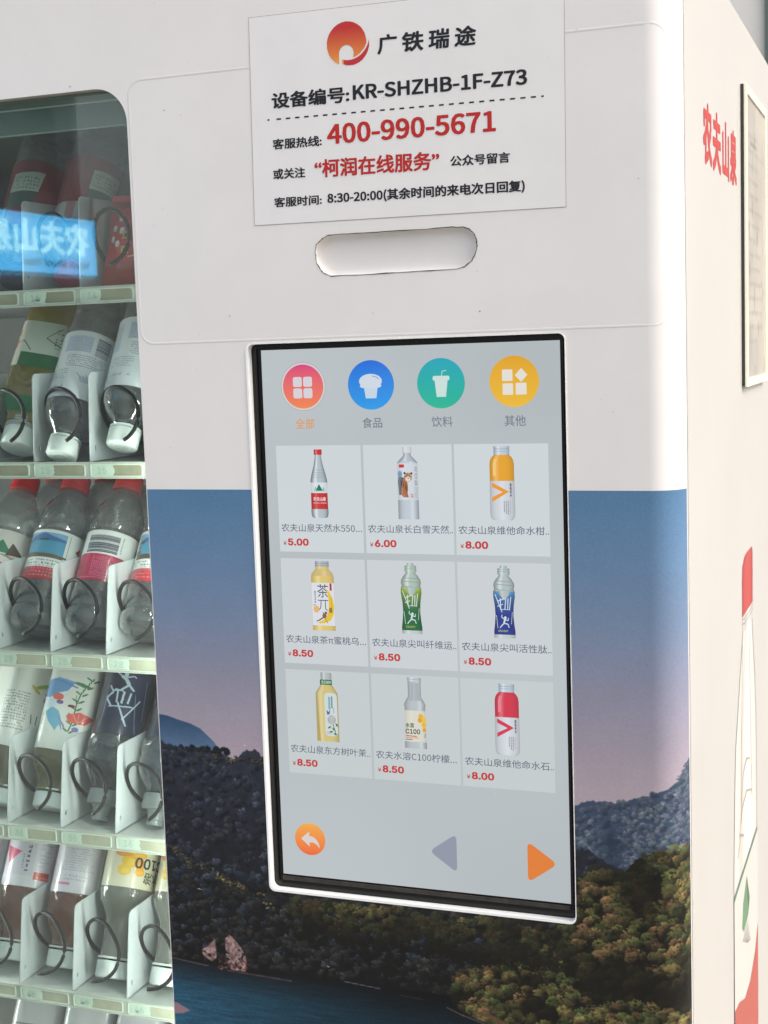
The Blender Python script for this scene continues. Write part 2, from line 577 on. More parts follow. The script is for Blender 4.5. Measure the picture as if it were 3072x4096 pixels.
# ------------------------------------------------------------------ the mural print (a lake and wooded hills)
MX0, MX1, MZ0, MZ1, MS = -125.0, 385.0, -900.0, -123.0, 2.0
def paint_mural():
    W_, H_ = int((MX1 - MX0) * MS), int((MZ1 - MZ0) * MS)
    C = Canvas(W_, H_, (60, 100, 140))
    def q(pts): return [((x - MX0) * MS, (MZ1 - z) * MS) for x, z in pts]
    X, Z = C.X / MS + MX0, MZ1 - C.Y / MS
    stops = [(-123, (72, 110, 144)), (-180, (86, 116, 148)), (-235, (102, 120, 146)), (-285, (122, 123, 142)), (-330, (140, 131, 144)), (-375, (156, 139, 147)), (-420, (156, 142, 147))]
    zs = [-s[0] for s in stops]
    for i in range(3):
        C.a[..., i] = np.interp(-Z, zs, [s[1][i] / 255 for s in stops])
    C.a += (rng.random((H_, W_, 1)).astype(np.float32) - .5) * .05
    big = fbm(H_, W_, 60, 5)[..., None]
    fine = fbm(H_, W_, 9, 4)[..., None]
    # far mountain on the left
    m = C.mask_poly(q([(-126, -336), (-120, -334), (-112, -335), (-102, -338), (-89, -341), (-79, -345), (-66, -356), (-57, -367), (-48, -374), (-40, -400), (-126, -400)]))
    t = np.clip((-334 - Z) / 40, 0, 1)[..., None]
    mc = np.array([38, 66, 96], np.float32) / 255 * (1 - t) + np.array([88, 112, 142], np.float32) / 255 * t
    C.a = np.where(m[..., None], mc * (0.94 + .12 * fine), C.a)

    def wobble(pts, amp, step=2.2):
        out = []
        for (a, b), (c, d) in zip(pts, pts[1:]):
            n = max(1, int(abs(c - a) / step))
            for k in range(n):
                t = k / n
                out.append((a + (c - a) * t, b + (d - b) * t + random.uniform(-.3, 1) * amp))
        out.append(pts[-1])
        return out

    def dabs(mask_fn, n, xr, zr, rad, pal, dark, contrast, lx=-.55, lz=.75, elong=0.9):
        """round tree crowns, painted from the far (high) to the near (low) ones"""
        P = [(random.uniform(*xr), random.uniform(*zr)) for _ in range(n)]
        P.sort(key=lambda p: -p[1])
        for (x, z) in P:
            inside = mask_fn(x, z)
            if inside <= 0: continue
            r = random.uniform(*rad) * MS
            cx, cy = (x - MX0) * MS, (MZ1 - z) * MS
            x0, x1, y0, y1 = int(cx - r * 1.5), int(cx + r * 1.5) + 1, int(cy - r * 1.4), int(cy + r * 1.5) + 1
            if x0 < 0 or y0 < 0 or x1 >= W_ or y1 >= H_: continue
            yy, xx = np.mgrid[y0:y1, x0:x1].astype(np.float32)
            dx, dy = (xx - cx) / (r * random.uniform(.95, 1.35)), (yy - cy) / (r * random.uniform(.75, 1.0))
            fn = fine[y0:y1, x0:x1, 0]
            d2 = dx * dx + dy * dy + (fn - .5) * 1.5
            a = np.clip((1 - d2) * 3.0, 0, 1)[..., None]
            li = np.clip(dx * lx - dy * lz + .15 + (fn - .5) * 2.2, 0, 1.0) ** 1.3
            base = np.array(random.choice(pal), np.float32) / 255
            dk = np.array(dark, np.float32) / 255
            k = min(1.0, inside * random.uniform(.55, 1.15)) * contrast
            col = dk + (base - dk) * (li * k)[..., None] * 1.25
            C.a[y0:y1, x0:x1] = C.a[y0:y1, x0:x1] * (1 - a) + col * a

    def trees(mask_fn, n, xr, zr, rad, pal, dark, contrast, sub=26, lx=-.5, lz=.8, fleck=.30):
        """whole crowns: each one a cluster of leaf clumps of one hue, lit from the upper left"""
        P = [(random.uniform(*xr), random.uniform(*zr)) for _ in range(n)]
        P.sort(key=lambda p: -p[1])
        dk = np.array(dark, np.float32) / 255
        for (x, z) in P:
            ins = mask_fn(x, z)
            if ins <= 0: continue
            Rr = random.uniform(*rad)
            hue = np.array(random.choice(pal), np.float32) / 255
            asp = random.uniform(.75, 1.0)
            bright = random.uniform(.6, 1.15) * contrast * min(1, ins)
            pts = []
            for _ in range(sub):
                a, q_ = random.uniform(0, 2 * math.pi), math.sqrt(random.random())
                pts.append((q_ * math.cos(a), q_ * math.sin(a)))
            pts.sort(key=lambda p: p[0] * .3 + -p[1] * .0 + random.random() * .6 - (p[0] * lx + p[1] * lz) * -.8)
            for (u_, v_) in pts:
                cx, cy = (x + u_ * Rr - MX0) * MS, (MZ1 - z - v_ * Rr * asp) * MS
                r = Rr * fleck * random.uniform(.7, 1.3) * MS
                x0, x1, y0, y1 = int(cx - r * 1.5), int(cx + r * 1.5) + 1, int(cy - r * 1.3), int(cy + r * 1.3) + 1
                if x0 < 0 or y0 < 0 or x1 >= W_ or y1 >= H_: continue
                dx = (np.arange(x0, x1, dtype=np.float32) - cx)[None, :] / (r * 1.15)
                dy = (np.arange(y0, y1, dtype=np.float32) - cy)[:, None] / (r * .85)
                fn = fine[y0:y1, x0:x1, 0]
                d2 = dx * dx + dy * dy + (fn - .5) * 2.0
                al = np.clip((1 - d2) * 2.2, 0, 1)[..., None]
                li = (u_ * lx + v_ * lz) * .62 + .40 + (dx * lx - dy * lz) * .22 + (fn - .5) * 1.1
                li = np.clip(li, 0, 1.15)
                C.a[y0:y1, x0:x1] = C.a[y0:y1, x0:x1] * (1 - al) + (dk + (hue - dk) * (li * bright)[..., None]) * al
    # blue-grey hillside behind, on the right
    farp = wobble([(255, -392), (274, -390), (284, -385), (299, -385), (312, -385), (326, -379), (337, -376), (353, -370), (364, -363), (370, -352), (386, -340)], 1.6)
    m = C.mask_poly(q(farp + [(386, -470), (255, -470)]))
    C.fill(m, (52, 66, 88))
    def far_in(x, z):
        top = np.interp(x, [274, 299, 326, 353, 370], [-390, -385, -379, -370, -352])
        if z > top - .5 or x < 262: return 0
        v = 1 - math.exp(-(((x - 303 - (z + 420) * -.15) / 8) ** 2)) * (1 if z < -400 else .4)
        return v * (.8 + .2 * random.random()) * (.75 if z > top - 14 and x < 345 else 1)
    trees(far_in, 900, (258, 384), (-456, -352), (2.0, 3.6), [(124, 126, 138), (114, 116, 130), (132, 128, 138), (100, 116, 118), (114, 128, 128)], (38, 50, 68), 1.0, sub=12, lx=-.55, lz=.6, fleck=.42)
    # dark left hillside in shade
    rl = wobble([(-126, -356), (-122, -359), (-111, -365), (-101, -363), (-95, -369), (-90, -368), (-80, -363), (-72, -362), (-67, -366), (-58, -368), (-49, -372), (-44, -373), (-39, -369), (-33, -364), (-24, -362), (-19, -365), (-16, -371), (-12, -367), (-6, -372), (20, -380), (80, -400), (180, -420), (250, -430), (272, -428), (284, -428), (298, -437), (315, -443), (322, -452)], 1.8, 1.5)
    m = C.mask_poly(q(rl + [(386, -560), (386, -901), (-126, -901)]))
    t = np.clip((-370 - Z) / 170, 0, 1)[..., None]
    hc = np.array([40, 44, 56], np.float32) / 255 * (1 - t) + np.array([20, 20, 22], np.float32) / 255 * t
    C.a = np.where(m[..., None], hc * (0.75 + .5 * fine), C.a)
    def left_in(x, z):
        top = np.interp(x, [-122, -80, -45, -10, 80, 250], [-362, -366, -374, -372, -402, -432])
        if z > top: return 0
        return 1.0
    trees(left_in, 900, (-124, 290), (-560, -360), (3.0, 6.0), [(72, 80, 96), (62, 68, 82), (78, 86, 98), (56, 66, 72), (62, 68, 64)], (20, 24, 32), .92, sub=20, fleck=.27)
    trees(lambda x, z: 1.0, 380, (-124, 180), (-572, -490), (3, 6), [(60, 62, 58), (52, 56, 52), (66, 62, 54)], (18, 18, 20), .85, sub=12, fleck=.36)
    # sunlit ridge trees and the lit tree line across the slope
    dabs(lambda x, z: 1.0, 46, (-66, -10), (-376, -369), (1.2, 2.2), [(128, 112, 74), (108, 100, 66), (140, 118, 82)], (26, 27, 30), .8)
    dabs(lambda x, z: 1.0, 40, (-100, -50), (-367, -363), (1.6, 2.6), [(46, 50, 54)], (22, 24, 30), .6)
    for (xa, za, n) in ((-108, -468, 9), (-98, -474, 10), (-94, -479, 6), (-84, -478, 6), (-76, -481, 6), (-66, -486, 14), (-58, -490, 16), (-50, -492, 14), (-42, -494, 9), (-18, -507, 5), (-14, -510, 5), (-24, -497, 4), (-114, -464, 6)):
        dabs(lambda x, z: 1.0, n, (xa - 5, xa + 5), (za - 3, za + 3), (.8, 1.7), [(186, 146, 76), (142, 156, 78), (166, 126, 74), (150, 148, 82)], (40, 36, 32), 1.0)
    # autumn wood on the right and under the screen
    ax = [-30, 40, 75, 130, 160, 176, 194, 225, 272, 290, 311, 324, 353, 386]
    az_top = [-505, -499, -499, -499, -499, -498, -497, -497, -452, -446, -447, -433, -424, -426]
    lb_z = [-440, -493, -514, -538, -552, -568, -577, -585, -600, -700, -901]
    lb_x = [290, 262, 223, 193, 170, 160, 157, 164, 200, 260, 300]
    aut = [(272, -456), (290, -446), (300, -447), (311, -449), (318, -440), (324, -435), (336, -431), (345, -430), (353, -425), (367, -426), (386, -424)]
    aut = wobble(aut, 2.0, 2)
    m = C.mask_poly(q(aut + [(386, -901), (300, -901), (260, -700), (200, -600), (164, -585), (157, -577), (160, -568), (170, -552), (193, -538), (223, -514), (262, -493), (268, -470)]))
    C.fill(m, (24, 22, 16))
    blot = fbm(H_, W_, 70, 3)
    def bl(x, z):
        return float(blot[min(H_ - 1, int((MZ1 - z) * MS)), min(W_ - 1, int((x - MX0) * MS))])
    def aut_in(x, z):
        xl = np.interp(-z, [-v for v in lb_z], lb_x)
        if z > np.interp(x, ax, az_top): return 0
        if x < xl: return 0
        k = 1.0
        if z < -520 and x > 255: k = .50 + .6 * (bl(x, z) > .56)
        if z < -545 and x > 232: k = .22 + .75 * (bl(x, z) > .58)
        k *= np.clip(.35 + (bl(x, z) - .3) * 2.4, .15, 1.1)
        return k
    pal = [(138, 114, 66), (124, 112, 60), (108, 114, 58), (138, 100, 62), (118, 98, 58), (98, 108, 54), (146, 104, 68), (116, 116, 58), (90, 102, 54), (128, 104, 60), (104, 104, 54)]
    trees(aut_in, 1250, (155, 384), (-650, -424), (4.2, 8.5), pal, (17, 17, 13), .98, sub=84, fleck=.145)
    def strip_in(x, z):
        if z > np.interp(x, ax, az_top): return 0
        k = np.clip(1.15 - (-498 - z) / 34, 0, 1)
        return k * np.clip(.35 + (bl(x, z) - .36) * 2.6, 0, 1)
    trees(strip_in, 420, (8, 268), (-540, -497), (3, 6.5), pal[:6] + [(92, 110, 56)], (20, 20, 16), 1.0, sub=40, fleck=.2)
    trees(lambda x, z: np.clip((bl(x, z) - .5) * 3, 0, .7), 120, (60, 160), (-560, -528), (3, 6), [(76, 82, 62), (84, 78, 56)], (18, 18, 17), .9, sub=18, fleck=.3)
    # lake
    shore = wobble([(-126, -571), (-107, -573), (-83, -574), (-65, -575), (-44, -577), (-23, -577), (37, -573), (62, -573), (91, -574), (134, -572), (157, -574)], .4, 3)
    wm = C.mask_poly(q(shore + [(160, -579), (168, -586), (182, -591), (196, -595), (205, -600), (262, -700), (300, -901), (-126, -901)]))
    t = np.clip((-574 - Z) / 26, 0, 1)[..., None]
    t2 = np.clip((X + 125) / 260, 0, 1)[..., None]
    wc = np.array([22, 28, 34], np.float32) * (1 - t) + np.array([30, 72, 94], np.float32) * t
    wc = wc * (1 - .6 * t2) / 255 * (1.0 + .12 * np.clip((-600 - Z) / 40, 0, 1)[..., None])
    rip = vnoise(H_, W_, 2.2)[..., None]
    st = np.repeat(vnoise(H_, max(8, W_ // 14), 2.0), 15, axis=1)[:, :W_, None]
    C.a = np.where(wm[..., None], wc * (.8 + .18 * rip + .3 * st), C.a)
    # shoreline light, rock, spits
    for (x0, z0, x1, z1, wd, c) in ((-122, -571.5, -82, -575, 2.0, (92, 84, 88)), (-62, -577, 4, -579, 2.6, (88, 62, 58)), (56, -572.5, 92, -575, 1.8, (104, 102, 108)), (110, -578.5, 132, -579.6, 1, (70, 66, 70)),
                                    (154, -584, 170, -590, 1.6, (132, 96, 80)), (168, -589, 198, -597, 2, (112, 84, 70)), (190, -585, 206, -592, 9, (92, 66, 46))):
        a, b = q([(x0, z0), (x1, z1)])
        C.line(a[0], a[1], b[0], b[1], wd, c, .8)
    for dx, pts in ((0, [(-90, -560), (-82, -556), (-74, -548), (-73, -566), (-78, -570), (-86, -566)]), (0, [(-63, -546), (-58, -541), (-52, -547), (-45, -556), (-42, -562), (-43, -576), (-58, -576), (-63, -570)])):
        mm = C.mask_poly(q(pts)) & (fine[..., 0] > .34)
        tex = np.array([150, 118, 114], np.float32) / 255 * (.35 + 1.0 * fbm(H_, W_, 5, 3))[..., None]
        C.a = np.where(mm[..., None], tex, C.a)
    dabs(lambda x, z: 1.0, 60, (-72, -42), (-577, -566), (.6, 1.4), [(150, 100, 90)], (60, 36, 32), .9)
    C.poly(q([(-126, -615), (-118, -616), (-104, -622), (-112, -626), (-126, -628)]), (150, 104, 108), .85)
    C.a = np.clip(C.a * (0.975 + .05 * big), 0, 1)
    C.blur(1)
    # scratches and chips
    for (x, z, l) in ((-90, -500, 5), (-35, -358, 3), (40, -560, 2)):
        a, b = q([(x, z), (x + l, z - .6)])
        C.line(a[0], a[1], b[0], b[1], 1.4, (190, 180, 176), .8)
    return C.a

# ------------------------------------------------------------------ materials
m_white = pmat("white_painted_steel", (234, 228, 223), rough=0.32, dirt=0.05, dscale=9, bump=0.03, bscale=60, coat=0.15)
m_side = pmat("cream_side_paint", (206, 200, 192), rough=0.38, dirt=0.04, dscale=5, coat=0.1)
m_film = pmat("white_cover_film", (226, 221, 216), rough=0.35, dirt=0.04, dscale=12, bump=0.02, bscale=80)
m_card = pmat("card_film", (236, 231, 227), rough=0.35, dirt=0.04, dscale=20)
m_black = pmat("black_rubber", (16, 16, 17), rough=0.35, spec=0.5)
m_bezel = pmat("black_bezel_plastic", (10, 10, 11), rough=0.22)
m_ledge = pmat("dusty_black_ledge", (62, 57, 52), rough=0.6, dirt=0.6, dscale=90)
m_cut = pmat("dark_cut_edge", (60, 56, 56), rough=0.7, dirt=0.4, dscale=200)
m_trim = pmat("white_cut_trim", (250, 248, 244), rough=0.4, dirt=0.06, dscale=120, bump=0.15, bscale=240)
m_in = pmat("cabinet_grey", (146, 149, 148), rough=0.5, dirt=0.2, dscale=12)
m_dark = pmat("cabinet_dark", (140, 142, 142), rough=0.6, dirt=0.3, dscale=12)
m_tray = pmat("tray_plastic", (186, 190, 186), rough=0.45, dirt=0.15, dscale=25)
m_lip = pmat("pale_green_lip", (188, 193, 182), rough=0.4, dirt=0.1, dscale=60)
m_plate = pmat("divider_steel", (212, 219, 221), rough=0.4, spec=0.6, dirt=0.10, dscale=30)
m_wire = pmat("black_coated_wire", (12, 13, 14), rough=0.45, spec=0.25)
m_ink = pmat("black_ink", (24, 24, 30), rough=0.5)
m_red = pmat("red_ink", (190, 34, 26), rough=0.5)
m_sidered = pmat("faded_red_ink", (196, 66, 62), rough=0.5, dirt=0.15, dscale=60)
m_lcd = attr_mat("lcd_pixels", emit=0.47, rough=0.12, spec=0.5)
m_sideprint = attr_mat("side_print", rough=0.4)
m_pane = pane_mat("outer_glass", (0.94, 0.97, 0.95), 1.0)
m_pane2 = pane_mat("inner_glass", (0.97, 0.985, 0.975), 0.35)
m_floor = pmat("ground_paving", (128, 124, 118), rough=0.75, dirt=0.25, dscale=3)
m_wall = pmat("station_wall", (120, 118, 116), rough=0.8, dirt=0.2, dscale=2)
m_darkwall = pmat("dark_shopfront", (84, 80, 92), rough=0.5, dirt=0.3, dscale=1.5)

# ------------------------------------------------------------------ the setting
def slab(name, x0, x1, y0, y1, z0, z1, mat, kind='structure'):
    b = MB(); b.box(x0, x1, y0, y1, z0, z1)
    o = b.build(name, mat)
    if kind: o['kind'] = kind
    return o
slab("ground", -14000, 14000, -14000, 14000, -1600, -1500, m_floor)

# ------------------------------------------------------------------ vending machine
vm = empty("vending_machine", (0, 0, -1.5), "large white drinks vending machine with a landscape wrap, glass window and upright touch screen", "vending machine")
_kids = []
BX = 366.0
def P3(x, z, y=0.0): return Vector((x, y, z)) * MM

# cabinet body: open shell (right side, top, back, left, bottom)
b = MB()
b.box(BX - 3, BX, 34, 850, -1420, 322)           # right side panel
b.box(-800, BX - 3.2, 31, 850, 319, 322)         # top
b.box(-800, BX - 3.2, 847, 850, -1420, 318.8)    # back
b.box(-800, -797, 31, 846.8, -1420, 318.8)       # left
b.box(-796.8, BX - 3.2, 31, 846.8, -1420, -1400)
body = b.build("cabinet_body", m_side, vm)
bevel(body, 0.8, 1)
body['label'] = "cream side and top of the machine body"
for (x, y) in ((-760, 70), (320, 70), (-760, 800), (320, 800)):
    f = MB()
    f.tube([(x, y, -1500), (x, y, -1490)], 26, 16); f.tube([(x, y, -1490), (x, y, -1420)], 12, 12)
    f.build("levelling_foot", m_black, vm)
# dark gasket between door and body
b = MB(); b.box(BX - 10, BX - 0.9, 26.5, 33.8, -1418, 320); b.box(-796, BX - 10.2, 27, 31, 312, 320); b.box(-796, -788, 27, 31, -1418, 311.8)
b.build("door_gasket", m_black, vm)

# front door with window, screen cut-out and grip recess
win = rrect(-780, -122, -880, 237.6, 32, 10)
scr = rrect(-14.7, 273.1, -494.5, 6.1, 6, 6)
grip = [(55.9, 81.5), (57.2, 88), (62.9, 92.8), (67, 95.0), (74, 95.6), (100, 95.4), (150, 95.3), (180, 95.4), (189.5, 95), (194.5, 92.8), (197.9, 89.2), (200.2, 84), (200.6, 78.7), (199.2, 73.6), (195.8, 67.2), (190, 63), (183.1, 61.3), (150, 61.0), (110, 60.6), (69.7, 60.9), (63.5, 63.4), (60.2, 66.8), (57, 72), (56.2, 78)]
door = sheet("front_door", [(-800, -1400), (340, -1400), (340, 330), (-800, 330)], [win[::-1], scr[::-1], grip[::-1]], 0, 6, m_white, vm)
# rounded right edge of the door (joined to the same part)
vs, fs = [], []
NA = 24
for k in range(NA + 1):
    a = R(90 * k / NA)
    for z in (-1400, 330):
        vs.append((340 + 26 * math.sin(a), 26 - 26 * math.cos(a), z))
for k in range(NA + 1):
    a = R(90 * k / NA)
    for z in (-1400, 330):
        vs.append((340 + 20 * math.sin(a), 26 - 20 * math.cos(a), z))
for k in range(NA):
    fs.append((2 * k, 2 * k + 2, 2 * k + 3, 2 * k + 1))
    o_ = 2 * (NA + 1)
    fs.append((o_ + 2 * k, o_ + 2 * k + 1, o_ + 2 * k + 3, o_ + 2 * k + 2))
    fs.append((2 * k + 1, 2 * k + 3, o_ + 2 * k + 3, o_ + 2 * k + 1))
    fs.append((2 * k, o_ + 2 * k, o_ + 2 * k + 2, 2 * k + 2))
fs.append((2 * NA, o_ + 2 * NA, o_ + 2 * NA + 1, 2 * NA + 1))
edge = mesh_obj("door_edge", [Vector(v) * MM for v in vs], fs, m_white, vm, smooth=True, autosmooth=40)

# grip recess: a smooth bowl behind the cut-out
cx, cz = 128.3, 78.2
base = []
for i in range(len(grip)):                       # denser outline for the cut film
    a, c = grip[i], grip[(i + 1) % len(grip)]
    for t in (0, .25, .5, .75): base.append((a[0] + (c[0] - a[0]) * t, a[1] + (c[1] - a[1]) * t))
vs, fs = [], []
rings = ((-1.2, .4), (-1.2, 1.2), (-1.0, 3.0), (-.4, 4.8), (.8, 6.4), (2.4, 7.5), (4.2, 7.95), (5.2, 8.0), (6.5, 8.0), (9, 8.0))
for d_, y_ in rings:
    loop = rrect(55.6 + d_, 200.8 - d_, 60.8 + d_, 95.8 - d_, 17.3 - d_, 12)
    NB = len(loop)
    for (x, z) in loop: vs.append(P3(x, z, y_))
for i in range(len(rings) - 1):
    for k in range(NB):
        fs.append((i * NB + k, (i + 1) * NB + k, (i + 1) * NB + (k + 1) % NB, i * NB + (k + 1) % NB))
fs.append(tuple((len(rings) - 1) * NB + k for k in reversed(range(NB))))
mesh_obj("grip_recess", vs, fs, m_white, door, smooth=True)
# hand-cut dark film edge round the grip
def ring_strip(name, outline, wd, y, mat, parent, jit=0.0, yb=None):
    n = len(outline)
    vs, fs = [], []
    for i, (x, z) in enumerate(outline):
        a, c = outline[i - 1], outline[(i + 1) % n]
        t = Vector((c[0] - a[0], c[1] - a[1])).normalized()
        j = random.uniform(-jit, jit)
        w0 = wd * random.uniform(.5, 1.25) if jit else wd
        for o in (j - w0 / 2, j + w0 / 2): vs.append(P3(x + t.y * o, z - t.x * o, y))
    for i in range(n):
        j = (i + 1) % n
        fs.append((2 * i, 2 * j, 2 * j + 1, 2 * i + 1))
    return mesh_obj(name, vs, fs, mat, parent)
ring_strip("cut_film_edge", base, 0.8, -0.5, m_cut, door, 0.22)

# raised white cover film (rounded rectangle seam)
def film_ridge(name, outline, h, wd, mat, parent, close=True):
    n = len(outline)
    vs, fs = [], []
    for i, (x, z) in enumerate(outline):
        a, c = outline[i - 1], outline[(i + 1) % n]
        t = Vector((c[0] - a[0], c[1] - a[1])).normalized()
        for o, y in ((-wd, 0.05), (-wd * .4, -h), (wd * .4, -h * .9), (wd, 0.05)): vs.append(P3(x + t.y * o, z - t.x * o, y))
    for i in range(n if close else n - 1):
        j = (i + 1) % n
        for k in range(3): fs.append((4 * i + k, 4 * i + k + 1, 4 * j + k + 1, 4 * j + k))
    return mesh_obj(name, vs, fs, mat, parent, smooth=True)
ro = rrect(-125, 361.5 - 22, 7, 242, 13, 8)
seam = rrect(-119, 358, 9, 241.5, 13, 8)
def wrap(x): # bend past the start of the rounded edge
    if x <= 340: return x, 0.0
    a = (x - 340) / 26
    return 340 + 26 * math.sin(a), 26 - 26 * math.cos(a)
vs, fs = [], []
sm = []
for i in range(len(seam)):
    a, c = seam[i], seam[(i + 1) % len(seam)]
    n = max(1, int(math.hypot(c[0] - a[0], c[1] - a[1]) / 6))
    for k in range(n): sm.append((a[0] + (c[0] - a[0]) * k / n, a[1] + (c[1] - a[1]) * k / n))
n = len(sm)
for i, (x, z) in enumerate(sm):
    a, c = sm[i - 1], sm[(i + 1) % n]
    t = Vector((c[0] - a[0], c[1] - a[1])).normalized()
    for o, h in ((-1.5, -0.05), (-.5, .2), (.5, .2), (1.5, -0.05)):
        X_, Y_ = wrap(x + t.y * o)
        vs.append(P3(X_, z - t.x * o, Y_ - h))
for i in range(n):
    j = (i + 1) % n
    for k in range(3): fs.append((4 * i + k, 4 * i + k + 1, 4 * j + k + 1, 4 * j + k))
mesh_obj("cover_film_seam", vs, fs, m_film, door, smooth=True)

# small specks and scuffs on the paint
sp = MB()
for _ in range(46):
    x, z = random.uniform(-240, 338), random.uniform(-118, 322)
    if -125 > x and z < 242: continue
    if -14 < x < 275 and z < 8: continue
    r_ = random.choice((.3, .4, .5, .8))
    pts = [(x + r_ * random.uniform(.5, 1.2) * math.cos(a), -0.45, z + r_ * random.uniform(.4, 1.1) * math.sin(a)) for a in np.linspace(0, 5.4, 6)]
    sp.add(pts, [tuple(range(6))])
sp.build("paint_speck", pmat("speck_grey", (120, 112, 106), rough=.8), vm)['kind'] = 'stuff'

# landscape wrap
mural = paint_mural()
g_ = mural.mean(axis=2, keepdims=True)
m_mural = img_mat("landscape_wrap", g_ + (mural - g_) * .86, rough=0.34, coat=0.06, spec=0.3, gain=1.12)
def mural_uv(s, z): return ((s - MX0) / (MX1 - MX0), (z - MZ0) / (MZ1 - MZ0))
ho = [(-14.8, -488), (-14.8, -123.3), (-120.9, -123.3), (-120.9, -900), (340, -900), (340, -123.3), (273.2, -123.3), (273.2, -488), (267, -494.6), (-8.5, -494.6)]
mu = sheet("landscape_wrap", ho, [], -0.4, -0.02, m_mural, vm)
me = mu.data
ul = me.uv_layers.new(name="UVMap") if not me.uv_layers else me.uv_layers[0]
for l in me.loops:
    v = me.vertices[l.vertex_index].co
    ul.data[l.index].uv = mural_uv(v.x / MM, v.z / MM)
mu['label'] = "printed wrap with dusk sky, wooded hills and a lake"
vs, fs, uv = [], [], []
for k in range(21):
    a = R(80 * k / 20)
    for z in (-900, -123.3):
        vs.append(Vector((340 + 26.4 * math.sin(a), 26 - 26.4 * math.cos(a), z)) * MM)
        uv.append(mural_uv(340 + 26 * a, z))
for k in range(20): fs.append((2 * k, 2 * k + 2, 2 * k + 3, 2 * k + 1))
mesh_obj("wrap_edge", vs, fs, m_mural, mu, smooth=True, uvs=uv)

# ------------------------------------------------------------------ glass window, two panes
m_rim = pmat("window_rim", (198, 192, 176), rough=.5)
sheet("window_rim", rrect(-782, -120, -882, 239.6, 34, 10), [rrect(-780, -122, -880, 237.6, 32, 10)[::-1]], 6.1, 11.5, m_rim, door)
g1 = sheet("window_pane", rrect(-790, -112, -890, 247, 30, 4), [], 11.7, 12.0, m_pane, vm)
g1['label'] = "outer pane of the product window"
g2 = sheet("window_pane", rrect(-790, -112, -890, 247, 30, 4), [], 22.0, 22.3, m_pane2, vm)
g2.name = "window_pane"
g2.rotation_euler = (R(-0.13), 0, R(0.17))
g2['label'] = "inner pane of the product window"

# ------------------------------------------------------------------ inside of the cabinet
b = MB(); b.box(-790, -118, 640, 643, -900, 262); b.build("cabinet_back_wall", m_dark, vm)
b = MB(); b.box(-114, -111, 30, 640, -900, 262); b.build("cabinet_side_wall", m_in, vm)
b = MB(); b.box(-790, -118, 60, 640, 262, 265); b.build("cabinet_ceiling", pmat("ceiling_liner", (120, 138, 130), rough=.5), vm)
b = MB(); b.box(-790, -118, 52, 60, 214, 262); b.box(-790, -118, 44, 52, 236, 262)
b.build("cabinet_header", pmat("header_liner", (112, 134, 126), rough=.4), vm)

SHELF = [(1, 68.3, -307.0, 6), (2, -105.6, -307.0, 6), (3, -303.6, -301.3, 14), (4, -492.6, -302.3, 14), (5, -671.8, -299.8, 14), (6, -851.0, -300.0, 14)]
PITCH = 66.5
def divider_mesh(slant, name):
    H = 89.5
    r = 5
    out = [(0, 0), (520, 0), (520, H), (slant + r, H), (slant + r * .3, H - r * .3), (slant - 0.3, H - r)]
    c = [(11 + 1.6 * math.cos(a), 13 + 3.0 * math.sin(a)) for a in np.linspace(0, 2 * math.pi, 12, endpoint=False)]
    o = sheet(name, out, [c[::-1]], -0.6, 0.6, m_plate)
    me = o.data
    for v in me.vertices:
        x, y, z = v.co
        v.co = (-y, x, z)
    me.update()
    bpy.data.objects.remove(o)
    return me
dm = {6: divider_mesh(6, "lane_divider"), 14: divider_mesh(14, "lane_divider")}
# spiral coils: helix, front end free
def coil_mesh(a0, turns, r=27.0, pitch=88.0, name="spiral_coil"):
    pts = []
    n = int(turns * 36)
    for k in range(n + 1):
        a = R(a0) + 2 * math.pi * k / 36
        y = 34 * min(k, 15) / 36 + pitch * max(0, k - 15) / 36
        rr_ = r + 4.2 * min(1, max(0, (k - 13) / 7))
        pts.append((rr_ * math.cos(a), y, rr_ * math.sin(a)))
    b = MB(); b.tube(pts, 2.1, 8)
    o = b.build(name, m_wire, smooth=True)
    me = o.data
    bpy.data.objects.remove(o)
    return me
tray = MB(); tray.box(-32.6, 32.6, 1.2, 540, -3.5, -1.5)
t_o = tray.build("lane_tray", m_tray); tray_me = t_o.data; bpy.data.objects.remove(t_o)

def inst(name, me, loc, parent, rot=(0, 0, 0)):
    o = bpy.data.objects.new(name, me)
    COL.objects.link(o)
    o.location = Vector(loc) * MM
    o.rotation_euler = rot
    if parent: o.parent = parent
    return o

